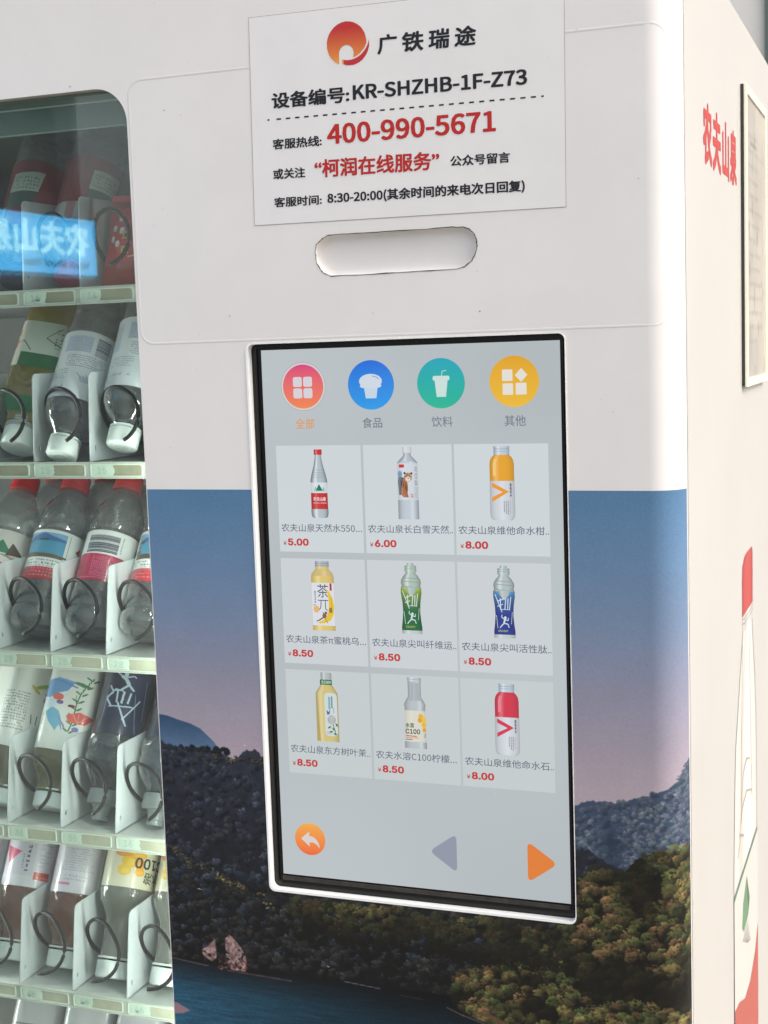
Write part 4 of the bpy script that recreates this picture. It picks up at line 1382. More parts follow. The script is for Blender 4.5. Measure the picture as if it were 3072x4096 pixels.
# 7 jasmine tea
p = Pic()
p.rows(body_rows(201, [(1152, 20), (1156, 21), (1172, 21), (1180, 20)]), cyl((176, 184, 186), .45, .2, .3))
p.rows(body_rows(201, [(1196, 21), (1204, 27), (1226, 42), (1234, 43), (1405, 43)]), cyl((206, 190, 122), .4, .14, .2), 14)
p.rows([(1226, 160, 164), (1405, 160, 172)], solid((176, 158, 92)), 2)
p.rows(body_rows(200, [(1178, 23), (1197, 23.5)]), cyl((34, 112, 66), .4, .05)); p.text("东方树叶", 182, 222, 1181, 1194, (206, 220, 208), .01)
p.poly(rr(191, 1226, 240, 1384, 14), (204, 212, 212))
p.line(210, 1240, 210, 1286, 8, (120, 176, 180)); p.line(220, 1238, 220, 1282, 5, (90, 130, 150)); p.line(226, 1280, 226, 1300, 2, (130, 140, 150))
p.poly([(198, 1288), (206, 1296), (213, 1284), (210, 1304), (200, 1306)], (58, 110, 160))
p.disc(217, 1324, 16, (160, 168, 164), 16, 17)
for k in range(7): p.line(204 + k, 1312 + k * 4.2, 230 - k * .6, 1310 + k * 4.4, 1.3, (210, 216, 214))
p.line(222, 1340, 232, 1376, 3, (84, 90, 76))
for (x, y, a) in ((208, 1352, -.5), (224, 1358, .6), (236, 1342, .9), (214, 1368, -.2), (230, 1376, .2)): p.poly([(x - 9 * math.cos(a), y - 9 * math.sin(a)), (x + 4 * math.sin(a), y - 4), (x + 9 * math.cos(a), y + 9 * math.sin(a)), (x - 3 * math.sin(a), y + 4)], (58, 124, 72))
label_script(p, 196, 1368, 214, 1380, 4, (130, 136, 140), 1.5)
p.build("product_picture")
# 8 lemon juice drink
p = Pic()
p.rows(body_rows(535, [(1153, 25), (1157, 26), (1168, 25)]), cyl((190, 200, 204), .45, .2, .3)); p.line(510, 1160, 560, 1160, 1.4, (140, 150, 156))
p.rows(body_rows(535, [(1168, 24), (1222, 24), (1234, 32), (1250, 40), (1262, 38), (1270, 38), (1400, 41), (1408, 41)]), cyl((182, 190, 194), .5, .15, .75), 14)
p.rows(body_rows(537, [(1172, 12), (1226, 14), (1236, 20)]), cyl((170, 178, 184), .2, .05))
p.rows(body_rows(535, [(1272, 38.5), (1384, 40.5)]), cyl((216, 214, 200), .2, .03), 10)
for (x, y, r1, colr) in ((556, 1292, 9, (226, 176, 40)), (566, 1304, 10, (232, 190, 60)), (552, 1306, 8, (218, 160, 34)), (567, 1322, 9, (228, 180, 50)), (568, 1340, 7, (214, 160, 40))): p.disc(x, y, r1, colr, 10, r1 * 1.1)
p.line(571, 1352, 569, 1368, 2.4, (60, 90, 60))
p.text("水溶", 498, 530, 1316, 1334, (50, 76, 58), .02); p.text("C100", 498, 552, 1338, 1356, (34, 62, 44), .045)
p.line(499, 1363, 540, 1364, 3.4, (200, 90, 70)); p.line(499, 1369, 546, 1370, 2.6, (214, 130, 110)); p.line(499, 1376, 524, 1376, 3, (90, 104, 96))
p.build("product_picture")
# bottom buttons
p = Pic(); p.disc(113, 1776, 60, vgrad((240, 178, 70), (232, 78, 44)), 30)
ar = [(77, 1776), (110, 1748), (110, 1764), (126, 1767), (138, 1776), (147, 1790), (150, 1808), (139, 1795), (126, 1788), (110, 1788), (110, 1804)]
p.poly(ar, (216, 206, 204)); p.build("back_button")
def tri(pts, r, n=6):
    out = []
    for i in range(3):
        a, b_, c_ = Vector(pts[i - 1]), Vector(pts[i]), Vector(pts[(i + 1) % 3])
        u_, v_ = (a - b_).normalized(), (c_ - b_).normalized()
        for k in range(n + 1):
            t = k / n
            q_ = (b_ + u_ * r) * (1 - t) ** 2 + b_ * 2 * t * (1 - t) + (b_ + v_ * r) * t * t
            out.append((q_.x, q_.y))
    return out
p = Pic(); p.poly(tri([(572, 1777), (674, 1706), (674, 1848)], 24), (142, 148, 164)); p.build("previous_page_button")
p = Pic(); p.poly(tri([(1036, 1781), (930, 1708), (930, 1856)], 26), (222, 122, 40)); p.build("next_page_button")

# ------------------------------------------------------------------ print on the right side of the body
def SP(y, z, d=0.15): return Vector((BX + d, y, z)) * MM
for ch, a, c in (("农", 130, 186), ("夫", 190, 247), ("山", 256, 306), ("泉", 313, 366)):
    text_obj("side_lettering", ch, a, c, 147, 201.5, m_sidered, body, lambda y, z: SP(y, z, 0.12), bold=.045)
class SidePic:
    def __init__(s): s.v, s.f, s.c, s.d = [], [], [], 0.1
    def rows(s, rows, fn, nu=14):
        s.d += .02
        b = len(s.v)
        for i, (z, a, c) in enumerate(rows):
            for k in range(nu + 1):
                u = k / nu
                s.v.append(SP(a + (c - a) * u, z, s.d)); s.c.append(fn(u, i / (len(rows) - 1)))
        for i in range(len(rows) - 1):
            for k in range(nu):
                p_ = b + i * (nu + 1) + k
                s.f.append((p_, p_ + 1, p_ + nu + 2, p_ + nu + 1))
    def poly(s, pts, col):
        s.d += .02
        b = len(s.v); s.v += [SP(y, z, s.d) for y, z in pts]; s.f.append(tuple(range(b, b + len(pts)))); s.c += [lin(col)] * len(pts)
    def line(s, pts, wd, col):
        for (y0, z0), (y1, z1) in zip(pts, pts[1:]):
            L = max(math.hypot(y1 - y0, z1 - z0), .01); ny, nz = -(z1 - z0) / L * wd / 2, (y1 - y0) / L * wd / 2
            s.poly([(y0 + ny, z0 + nz), (y1 + ny, z1 + nz), (y1 - ny, z1 - nz), (y0 - ny, z0 - nz)], col)
q = SidePic()
def grey(c, e, hi=.1):
    a = lin(c)
    return lambda u, v: tuple(min(1, a[i] * (1 - e * abs(2 * u - 1) ** 3) + hi * math.exp(-((u - .62) / .12) ** 2) - .14 * math.exp(-((u - .3) / .08) ** 2)) for i in range(3))
bodyL = [(-318, 396, 482), (-357, 370, 494), (-388, 352, 506), (-427, 327, 514), (-480, 316, 518), (-560, 306, 519), (-700, 302, 520), (-900, 302, 520)]
q.rows(bodyL, grey((226, 218, 208), .10, .05))
q.rows([(-300, 392, 484), (-310, 392, 486), (-319, 397, 482)], grey((212, 204, 196), .2))
q.rows([(-236, 430, 482), (-238, 412, 488), (-246, 394, 491), (-262, 390, 491), (-300, 390, 490)], lambda u, v: mix3(lin((198, 72, 62)), lin((160, 56, 52)), abs(2 * u - 1) ** 2))
for zz in (-302, -307): q.line([(391, zz), (410, zz - 3), (470, zz - 3), (489, zz)], 1.3, (150, 140, 134))
q.line([(b_[1], b_[0]) for b_ in bodyL], 2.6, (150, 142, 136)); q.line([(b_[2], b_[0]) for b_ in bodyL], 3.0, (150, 142, 136))
for pts in ([(392, -330), (378, -420), (372, -520)], [(452, -330), (462, -430), (470, -520)], [(372, -500), (392, -470), (420, -462), (450, -470)], [(352, -530), (380, -505), (420, -498), (470, -512)], [(340, -548), (366, -530), (392, -540)]): q.line(pts, 2.2, (176, 168, 160))
q.poly([(303, -579), (520, -574), (520, -900), (302, -900)], (214, 206, 196))
q.line([(303, -580), (412, -577), (520, -574)], 5, (104, 140, 116))
q.poly([(368, -636), (378, -612), (412, -592), (440, -628), (424, -642), (384, -646)], (110, 144, 108))
q.poly([(412, -592), (440, -628), (425, -640), (416, -616)], (82, 116, 84))
for k in range(7): q.line([(372 + k * 7, -652 - k * 3), (420 + k * 4, -648 - k * 5)], 1.6, (140, 136, 128))
q.poly([(520, -690), (490, -712), (440, -726), (390, -724), (340, -706), (303, -700), (303, -900), (520, -900)], (186, 92, 80))
o = mesh_obj("side_bottle_print", q.v, q.f, m_sideprint, body, cols=q.c)
o['label'] = "tall printed water bottle with a red cap"

# ------------------------------------------------------------------ framed notice on the machine side
fr = empty("notice_frame", Vector((BX + 2, 420, -52)) * MM, "cream framed paper notice fixed to the bright right side of the machine", "notice frame")
def in_fr(o):
    o.parent = fr
    o.matrix_parent_inverse = Matrix.Translation(-fr.location)
    return o
m_cream = pmat("cream_frame", (238, 230, 208), rough=.4, dirt=.06, dscale=40)
b = MB()
FY0, FY1, FZ0, FZ1 = 400, 606, -55.5, 256.5
b.box(369.4, 372, FY0, FY0 + 12, FZ0, FZ1); b.box(369.4, 372, FY1 - 12, FY1, FZ0, FZ1)
b.box(369.4, 372, FY0 + 12.2, FY1 - 12.2, FZ0, FZ0 + 9); b.box(369.4, 372, FY0 + 12.2, FY1 - 12.2, FZ1 - 9, FZ1)
f_ = in_fr(b.build("frame_moulding", m_cream)); bevel(f_, 0.6, 2)
b = MB(); b.box(BX + .3, 369.2, FY0 + .5, FY1 - .5, FZ0 + 1, FZ1 - 1)
in_fr(b.build("frame_back", pmat("dark_backing", (52, 62, 62), rough=.7)))  # dark colour stands in for the shadow gap between frame and machine side
paper = np.ones((400, 280, 3), np.float32)
Cn = Canvas(280, 400, (196, 186, 172))
Cn.a *= (.86 + .22 * fbm(400, 280, 60, 4))[..., None]
for k in range(15):
    y = 50 + k * 21
    Cn.script(40, y, 40 + random.randint(90, 210), y + 9, 8, (120, 108, 96), .55)
Cn.rect(60, 60, 150, 66, (120, 106, 92), .6)
for _ in range(16): Cn.ell(random.uniform(20, 260), random.uniform(20, 390), random.uniform(2, 10), random.uniform(3, 20), (120, 104, 90), .4)
Cn.blur(3)
m_pap = img_mat("notice_paper", Cn.a, rough=.3)
vs = [Vector((370.2, FY0 + 10, FZ0 + 8)) * MM, Vector((370.2, FY1 - 10, FZ0 + 8)) * MM, Vector((370.2, FY1 - 10, FZ1 - 8)) * MM, Vector((370.2, FY0 + 10, FZ1 - 8)) * MM]
in_fr(mesh_obj("notice_paper", vs, [(0, 1, 2, 3)], m_pap, None, uvs=[(0, 0), (1, 0), (1, 1), (0, 1)]))

# ------------------------------------------------------------------ label prints (u runs round the bottle, v upward)
def lab_lake(spin=0):
    C = Canvas(420, 200, (222, 226, 224))
    C.rect(0, 150, 420, 200, (192, 44, 58))
    for x0 in (120, 330):
        a = x0
        C.rect(a, 12, a + 118, 108, (120, 168, 204))
        C.poly([(a, 40), (a + 30, 24), (a + 58, 12), (a + 84, 26), (a + 118, 34), (a + 118, 50), (a, 50)], (62, 104, 156))
        C.rect(a, 44, a + 118, 96, (70, 142, 176))
        for (x, y, rx, ry) in ((58, 40, 16, 3.5), (12, 44, 12, 6), (6, 62, 7, 7), (4, 84, 12, 10), (30, 100, 34, 8), (78, 102, 50, 7)): C.ell(a + x, y, rx, ry, (62, 66, 50))
        C.rect(a, 98, a + 118, 112, (86, 72, 54))
    C.script(110, 120, 260, 130, 7, (50, 50, 56)); C.script(110, 132, 290, 142, 8, (40, 40, 44)); C.script(150, 143, 240, 150, 5, (200, 90, 50))
    C.script(110, 154, 330, 192, 8, (236, 190, 190), .7)
    C.poly([(268, 60), (282, 40), (284, 72)], (190, 60, 60)); C.rect(246, 12, 247, 108, (60, 60, 60))
    return C.a
def lab_bar():
    C = Canvas(420, 200, (224, 227, 226))
    C.poly([(0, 100), (150, 92), (270, 98), (420, 104), (420, 200), (0, 200)], (184, 36, 76))
    for k in range(24):
        y = 20 + k * 2.9
        C.rect(150, y, 232, y + random.choice((.9, 1.3, 2)) + .6, (60, 66, 78))
    C.script(238, 18, 246, 88, 6, (70, 70, 80))
    C.script(176, 104, 262, 184, 5, (226, 140, 170), .8, 1.25)
    C.poly([(286, 30), (350, 34), (344, 84), (282, 80)], (86, 100, 116)); C.ell(310, 66, 24, 12, (50, 70, 90))
    C.script(130, 186, 300, 198, 5, (240, 190, 205), .7)
    return C.a
def lab_logo():
    C = Canvas(420, 200, (222, 216, 210))
    C.poly([(160, 90), (200, 40), (230, 92)], (60, 130, 96)); C.poly([(150, 64), (170, 50), (190, 80), (160, 84)], (130, 190, 166))
    C.poly([(226, 46), (262, 88), (214, 100)], (84, 70, 46))
    for k in range(6): C.line(190 + k * 6, 96 + k * 2, 260 - k * 2, 104 + k * 3, 1.2, (120, 110, 100))
    C.rect(0, 130, 420, 200, (196, 60, 60)); C.script(140, 140, 280, 190, 12, (230, 200, 200))
    return C.a
def lab_snow():
    C = Canvas(420, 220, (214, 218, 222))
    for k in range(20):
        y = 146 + k * 3
        C.rect(152, y, 186, y + random.choice((1, 1.6, 2.2)), (70, 74, 84))
    C.rect(196, 150, 262, 204, (178, 188, 204)); C.script(198, 152, 260, 202, 6, (150, 160, 180), .7)
    C.script(150, 100, 250, 140, 5, (110, 118, 132), .75, 1.4)
    C.script(236, 60, 300, 96, 5, (120, 126, 138), .7, 1.4)
    for k in range(7): C.line(160 + k * 7, 66 - k % 2 * 10, 172 + k * 7, 78 - k % 3 * 6, 1.6, (120, 132, 152))
    C.ell(192, 60, 14, 10, (176, 184, 198)); C.script(236, 30, 330, 42, 11, (150, 158, 170), .9)
    C.rect(280, 110, 340, 200, (194, 200, 208)); C.script(284, 116, 336, 196, 7, (140, 146, 158), .6)
    return C.a
def leaf(C, x, y, l, a, col):
    C.ell(x, y, l, l * .3, col, 1, a)
def lab_floral():
    C = Canvas(420, 260, (226, 228, 222))
    # drawn upside down relative to the standing bottle as it hangs cap-down
    st = (70, 120, 70)
    for k in range(22):
        t = k / 22; x = 170 + 40 * t + 8 * math.sin(t * 5); y = 250 - 190 * t
        C.ell(x, y, 1.6, 6, st)
        if k % 3 == 0: leaf(C, x + 8, y, 9, .6, (84, 138, 80)); leaf(C, x - 8, y - 4, 9, -.8, (66, 118, 74))
    C.poly([(150, 120), (168, 92), (206, 96), (214, 118), (184, 134)], (226, 92, 78)); C.line(184, 96, 184, 130, 1.2, (240, 190, 170)); C.line(184, 96, 200, 128, 1.2, (240, 190, 170)); C.line(184, 96, 164, 124, 1.2, (240, 190, 170))
    C.ell(160, 44, 15, 13, (232, 110, 82)); C.ell(160, 44, 11, 9, (244, 150, 110))
    for a in range(5): C.line(160, 44, 160 + 12 * math.cos(a * 1.25), 44 + 11 * math.sin(a * 1.25), 1, (250, 200, 170))
    C.poly([(236, 240), (270, 232), (292, 200), (282, 176), (258, 170), (240, 190), (222, 200), (208, 232)], (96, 150, 204))
    C.line(250, 240, 196, 226, 6, (110, 160, 210)); C.line(256, 236, 200, 214, 5, (84, 136, 196))
    C.ell(240, 176, 12, 12, (226, 104, 84)); C.ell(284, 178, 9, 10, (220, 110, 90)); C.ell(234, 158, 8, 7, (110, 84, 150))
    C.ell(262, 152, 22, 16, (206, 222, 234))
    C.poly([(248, 140), (262, 120), (250, 90), (232, 60), (226, 84), (216, 62), (222, 96), (232, 128)], (112, 178, 208)); C.poly([(238, 120), (214, 84), (206, 60), (222, 90)], (150, 120, 180))
    C.ell(206, 150, 9, 5, (120, 40, 40)); C.ell(186, 74, 8, 8, (120, 120, 190)); C.line(196, 160, 200, 190, 1.5, (110, 100, 60))
    leaf(C, 190, 226, 20, .3, (58, 128, 84)); leaf(C, 300, 222, 22, -.5, (128, 166, 60)); leaf(C, 318, 206, 18, .8, (190, 170, 60))
    C.script(266, 80, 274, 124, 7, (50, 50, 60), .9, 1.1); C.line(300, 120, 300, 90, 2, (40, 40, 40)); C.line(300, 90, 290, 84, 2, (40, 40, 40)); C.line(316, 120, 312, 88, 2, (40, 40, 40))
    C.script(330, 60, 390, 200, 6, (80, 84, 90), .8)
    for k in range(24): C.rect(30 + k * 2.6, 190, 31 + k * 2.6 + random.random(), 226, (50, 52, 58))
    C.script(24, 60, 120, 180, 6, (70, 74, 82), .85, 1.5); C.poly([(150, 20), (190, 24), (176, 4)], (214, 90, 80))
    return squeeze(C.a, .70, (226, 228, 222))
def lab_navy():
    C = Canvas(420, 260, (32, 40, 66))
    C.a *= (.75 + .5 * fbm(260, 420, 80, 3))[..., None]
    wc = (176, 194, 206)
    # running figure (lower half hangs upward) and slashed lettering
    for dx in (0, 200):
        cx_ = 200 + dx if dx == 0 else 380
        fig = [((0, 200), (-10, 216), 10), ((-10, 216), (-26, 232), 6), ((-10, 216), (10, 236), 6), ((10, 236), (30, 238), 5), ((0, 200), (14, 190), 9), ((14, 190), (30, 178), 4), ((4, 196), (-18, 186), 4), ((-18, 186), (-26, 190), 4)]
        for (a, b_, wd) in fig: C.line(cx_ + a[0], 222 - (a[1] - 150), cx_ + b_[0], 222 - (b_[1] - 150), wd, wc)
        C.ell(cx_ + 2, 222 - 35, 6, 7, wc)
    for dx in (-190, 0, 180):
        cx_ = 196 + dx
        for (a, b_, c_, d_, wd) in ((-16, 178, 14, 106, 5), (-40, 90, -4, 160, 4), (-24, 116, 34, 122, 4), (-10, 108, -14, 74, 5), (4, 110, 2, 72, 6), (16, 108, 18, 66, 5), (4, 72, 26, 66, 4), (28, 120, 44, 96, 6), (44, 96, 28, 76, 6), (28, 76, 40, 56, 5)): C.line(cx_ + a * 1.15, 206 - b_, cx_ + c_ * 1.15, 206 - d_, wd, wc)
    for (a, b_, c_, d_) in ((150, 10, 168, 130), (252, 20, 246, 120), (262, 60, 268, 200), (130, 60, 140, 180)): C.line(a, b_, c_, d_, 2, (150, 170, 190), .7)
    return squeeze(C.a, .80, (30, 38, 62))
def lab_vit():
    C = Canvas(420, 260, (218, 216, 222))
    for k in range(26): C.rect(146, 170 + k * 2.6, 184, 171 + k * 2.6 + random.random() * 1.2, (100, 104, 114))
    C.rect(196, 30, 330, 236, (208, 202, 214)); C.script(150, 60, 186, 160, 6, (150, 154, 160), .6)
    C.rect(150, 22, 192, 44, (206, 80, 66)); C.script(154, 25, 190, 42, 8, (236, 190, 180))
    C.script(208, 40, 220, 120, 11, (60, 60, 70), .9, 1.2); C.script(222, 50, 230, 96, 6, (110, 110, 120), .8, 1.2)
    C.poly([(232, 96), (268, 60), (290, 112)], (206, 62, 110)); C.poly([(226, 200), (270, 190), (270, 160), (230, 168)], (222, 190, 216)); C.poly([(232, 196), (264, 188), (264, 166), (236, 172)], (214, 208, 220))
    C.ell(306, 110, 16, 22, (222, 120, 140)); C.ell(306, 110, 11, 17, (230, 210, 214))
    return C.a
def lab_grey():
    C = Canvas(420, 260, (212, 208, 216))
    C.script(176, 60, 268, 236, 5, (150, 150, 160), .7, 1.3); C.script(190, 34, 250, 52, 6, (150, 150, 160), .8)
    C.rect(230, 20, 266, 27, (206, 130, 160)); C.rect(150, 10, 158, 250, (228, 228, 232)); C.poly([(280, 10), (320, 60), (300, 250), (280, 250)], (200, 190, 204))
    C.poly([(0, 0), (120, 0), (60, 250), (0, 250)], (196, 120, 150)); C.poly([(330, 0), (420, 0), (420, 250), (350, 250)], (204, 130, 150))
    return C.a
def lab_cream():
    C = Canvas(420, 260, (226, 220, 192))
    for (x, y, rx, ry, c) in ((196, 96, 20, 26, (238, 196, 60)), (178, 120, 24, 16, (240, 180, 50)), (214, 124, 24, 14, (236, 150, 60)), (170, 88, 14, 20, (236, 160, 60)), (206, 62, 18, 20, (242, 200, 80)), (168, 60, 14, 16, (238, 176, 60)), (198, 168, 16, 20, (242, 190, 50)), (192, 140, 18, 16, (240, 200, 70))):
        C.ell(x, y, rx, ry, c); C.ell(x - rx * .2, y - ry * .2, rx * .55, ry * .5, tuple(min(255, v + 14) for v in c), .7)
    C.line(196, 188, 196, 210, 3, (60, 80, 60)); C.line(196, 204, 186, 216, 3, (60, 80, 60)); C.line(196, 206, 206, 220, 3, (60, 80, 60))
    C.rect(286, 10, 300, 120, (130, 132, 110)); C.rect(304, 40, 310, 250, (222, 150, 110)); C.script(320, 30, 400, 200, 8, (110, 120, 100))
    C.script(20, 30, 120, 200, 7, (120, 124, 110), .8)
    return squeeze(C.a, .72, (226, 220, 192))
def lab_green():
    C = Canvas(420, 200, (206, 214, 200))
    C.rect(0, 0, 420, 60, (34, 104, 62)); C.script(110, 90, 180, 180, 8, (60, 120, 80)); C.line(140, 80, 200, 130, 3, (40, 90, 60)); C.line(200, 130, 170, 180, 2, (40, 90, 60))
    C.rect(250, 0, 420, 200, (216, 208, 196)); C.rect(262, 80, 400, 120, (196, 92, 50)); C.rect(262, 130, 380, 160, (186, 110, 50)); C.rect(280, 94, 320, 98, (230, 230, 230)); C.line(230, 70, 250, 110, 2, (60, 60, 50)); C.line(250, 110, 270, 90, 2, (60, 60, 50))
    return C.a
def lab_redwhite():
    C = Canvas(420, 240, (150, 50, 56))
    C.poly([(120, 200), (196, 190), (200, 120), (128, 128)], (206, 214, 206)); C.script(130, 134, 196, 186, 8, (90, 110, 104), .8)
    C.poly([(128, 128), (200, 120), (202, 60), (132, 70)], (70, 96, 90)); C.rect(200, 10, 330, 70, (190, 190, 190)); C.rect(222, 0, 244, 240, (170, 90, 92), .5)
    return C.a
def lab_carbon():
    C = Canvas(420, 240, (206, 204, 208))
    C.script(150, 6, 300, 60, 7, (130, 130, 138), .7, 1.3); C.rect(0, 66, 420, 240, (118, 112, 84), .75); C.rect(100, 70, 330, 120, (202, 200, 202))
    return C.a
def squeeze(a, k, bg):
    """moves the artwork towards the upper end of the label"""
    out = np.empty_like(a)
    out[:] = [c / 255 for c in bg]
    h = a.shape[0]
    n = int(h * k)
    out[:n] = a[(np.arange(n) / k).astype(int).clip(0, h - 1)]
    out[n:] = a[-1:] * .0 + out[n:]
    return out
LABM = {}
def labmat(k, fn, rough=.28):
    if k not in LABM:
        LABM[k] = img_mat("label_print_" + k, fn(), rough=rough, coat=.3)
    return LABM[k]

# ------------------------------------------------------------------ bottles
m_pet = clear_mat("clear_bottle_with_water", (0.97, 0.99, 0.99), 2.4, .62, 1.30, .42, body=(205, 210, 214), body_fac=.15, wavy=1.8)
m_yel = clear_mat("pale_yellow_drink", (0.88, 0.80, 0.32), 1.4, .4, 1.28, .5, body=(196, 180, 84), body_fac=.42, wavy=2.5)
m_tea = clear_mat("green_tea_drink", (0.80, 0.80, 0.52), 1.3, .4, 1.28, .55, body=(160, 158, 112), body_fac=.42)
m_amb = clear_mat("amber_drink", (0.84, 0.50, 0.34), 1.4, .5, 1.28, .4, body=(178, 108, 78), body_fac=.45, wavy=3.0)
m_org = clear_mat("orange_drink", (0.9, 0.55, 0.2), .9, .4, 1.28, .5, body=(206, 130, 60), body_fac=.6)
m_milk = clear_mat("cloudy_white_drink", (0.90, 0.90, 0.84), 1.4, .35, 1.25, .6, body=(196, 196, 184), body_fac=.45, wavy=2.0)
m_spc = clear_mat("frosted_clear_plastic", (0.88, 0.93, 0.93), .9, .4, 1.3, .5, body=(196, 206, 206), body_fac=.5)
m_dkc = clear_mat("dark_clear_bottle", (0.62, 0.70, 0.76), 1.8, .5, 1.28, .45, body=(120, 134, 146), body_fac=.28, wavy=3.0)
m_capr = pmat("red_cap", (206, 26, 30), rough=.35)
m_capw = pmat("white_cap", (222, 230, 226), rough=.4)
m_capd = pmat("dark_blue_cap", (34, 44, 84), rough=.4)
m_silver = pmat("silver_neck", (170, 170, 164), rough=.3, metal=.4)
m_embl = pmat("cap_emblem", (176, 192, 188), rough=.5)

def ribs(z, a):
    if 4 < z < 20: return 1 + .035 * math.cos(5 * a) * math.sin((z - 4) / 16 * math.pi)
    return 1
def facets(z, a):
    k = 1
    if 6 < z < 26: k += .028 * abs(math.cos(6 * a)) * math.sin((z - 6) / 20 * math.pi)
    if 112 < z < 150: k += .03 * math.sin(4 * a + z * .22) * math.sin((z - 112) / 38 * math.pi)
    return k
TYPES = {
 'water': dict(L=184, prof=[(0, 16), (1, 22), (4, 26.5), (9, 28.6), (14, 29), (22, 28.6), (24, 27.9), (26, 28.8), (40, 29), (43, 28.3), (46, 29), (110, 29), (112, 28.2), (115, 29.2), (120, 28.6), (124, 29), (130, 27.8), (134, 27.8), (140, 25.8), (148, 22.6), (156, 18.8), (162, 15.4), (166, 13.6), (169, 13.6)], lab=(50, 108), cap=(169.5, 186, 15.3, 'r'), ring=(166.5, 168.8, 15.9), mod=facets, body=m_pet),
 'snow': dict(L=176, prof=[(0, 18), (1, 24), (4, 28), (8, 29.6), (14, 30), (20, 29), (22, 30), (30, 29.2), (34, 30), (118, 30), (120, 29.2), (124, 29.6), (132, 28.4), (140, 24), (147, 18.4), (153, 14.4), (157, 13.6), (159, 13.6)], lab=(44, 122), cap=(160, 177, 16.0, 'w'), ring=(157, 159.2, 16.2), mod=ribs, body=m_pet),
 'pitea': dict(L=176, prof=[(0, 22), (2, 27), (6, 29), (120, 29), (126, 28), (134, 24.5), (140, 20), (144, 18.2), (150, 18.2)], lab=(36, 92), band=(126, 141, (28, 108, 66)), cap=(156, 176, 18.4, 'w'), neck=(144, 156, 18.6), sq=.45, body=m_yel),
 'floral': dict(L=196, prof=[(0, 24), (2, 28), (8, 30), (140, 30), (150, 29), (160, 25), (166, 19.6), (172, 18.4), (178, 18.4)], lab=(16, 137), cap=(180, 196, 18.8, 'w'), ring=(176, 178, 19.2), sq=.35, body=m_tea),
 'navy': dict(L=206, prof=[(0, 20), (2, 26), (6, 29), (60, 27), (96, 26.5), (122, 29), (130, 30), (134, 28), (140, 29.6), (150, 28), (158, 24), (166, 18), (172, 15)], lab=(4, 118), cap=(174, 190, 17.2, 'c'), spout=(190, 206, 9.5), body=m_dkc),
 'vita': dict(L=186, prof=[(0, 20), (2, 26), (7, 29.4), (120, 29.8), (132, 29), (142, 26), (150, 20.5), (156, 18.2), (164, 18.2)], lab=(6, 108), cap=(168, 186, 18.4, 'w'), ring=(164, 166, 19), body=m_amb),
 'c100': dict(L=204, prof=[(0, 22), (2, 27), (6, 29), (108, 29.6), (116, 30), (124, 28), (134, 22), (142, 18), (182, 16.6)], lab=(6, 110), cap=(186, 204, 18.0, 'w'), ring=(182, 184, 18.4), body=m_milk),
}
_bm = {}
def bottle_meshes(kind):
    if kind in _bm: return _bm[kind]
    T = TYPES[kind]
    out = {}
    # refine profile
    pr = []
    for (a, ra), (b_, rb) in zip(T['prof'], T['prof'][1:]):
        n = max(1, int((b_ - a) / 6))
        for k in range(n): pr.append((a + (b_ - a) * k / n, ra + (rb - ra) * k / n))
    pr.append(T['prof'][-1])
    vs, fs, uv = lathe(pr, 48, T.get('mod'), T.get('sq', 0))
    out['body'] = (vs, fs, uv)
    z0, z1 = T['lab']
    lp = [(z, interp(T['prof'], z) + .35) for z in np.linspace(z0, z1, 12)]
    out['label'] = lathe(lp, 48, None, T.get('sq', 0), uvrange=True)
    c0, c1, cr, _ = T['cap']
    cp = [(c0, cr - .4), (c0 + .3, cr), (c1 - 2, cr - .2), (c1 - .6, cr - 1), (c1, cr - 2.4)]
    out['cap'] = lathe(cp, 72, lambda z, a: 1 + (.012 * (1 if math.cos(36 * a) > 0 else -1) if z < c1 - 1.5 else 0))
    for k in ('ring', 'neck'):
        if k in T:
            r0, r1, rr = T[k]
            pp = [(r0, rr), (r1, rr)] if k == 'ring' else [(r0 + (r1 - r0) * t, rr + (.7 if i % 2 else 0)) for i, t in enumerate(np.linspace(0, 1, 9))]
            out[k] = lathe(pp, 40)
    if 'spout' in T:
        r0, r1, rr = T['spout']
        out['spout'] = lathe([(r0, rr + 2), (r0 + 3, rr), (r1 - 5, rr - 1.5), (r1 - 4, rr), (r1, rr - 1)], 32)
    if 'band' in T:
        b0, b1, _ = T['band']
        out['band'] = lathe([(z, interp(T['prof'], z) + .4) for z in np.linspace(b0, b1, 6)], 48, None, T.get('sq', 0), uvrange=True)
    _bm[kind] = out
    return out

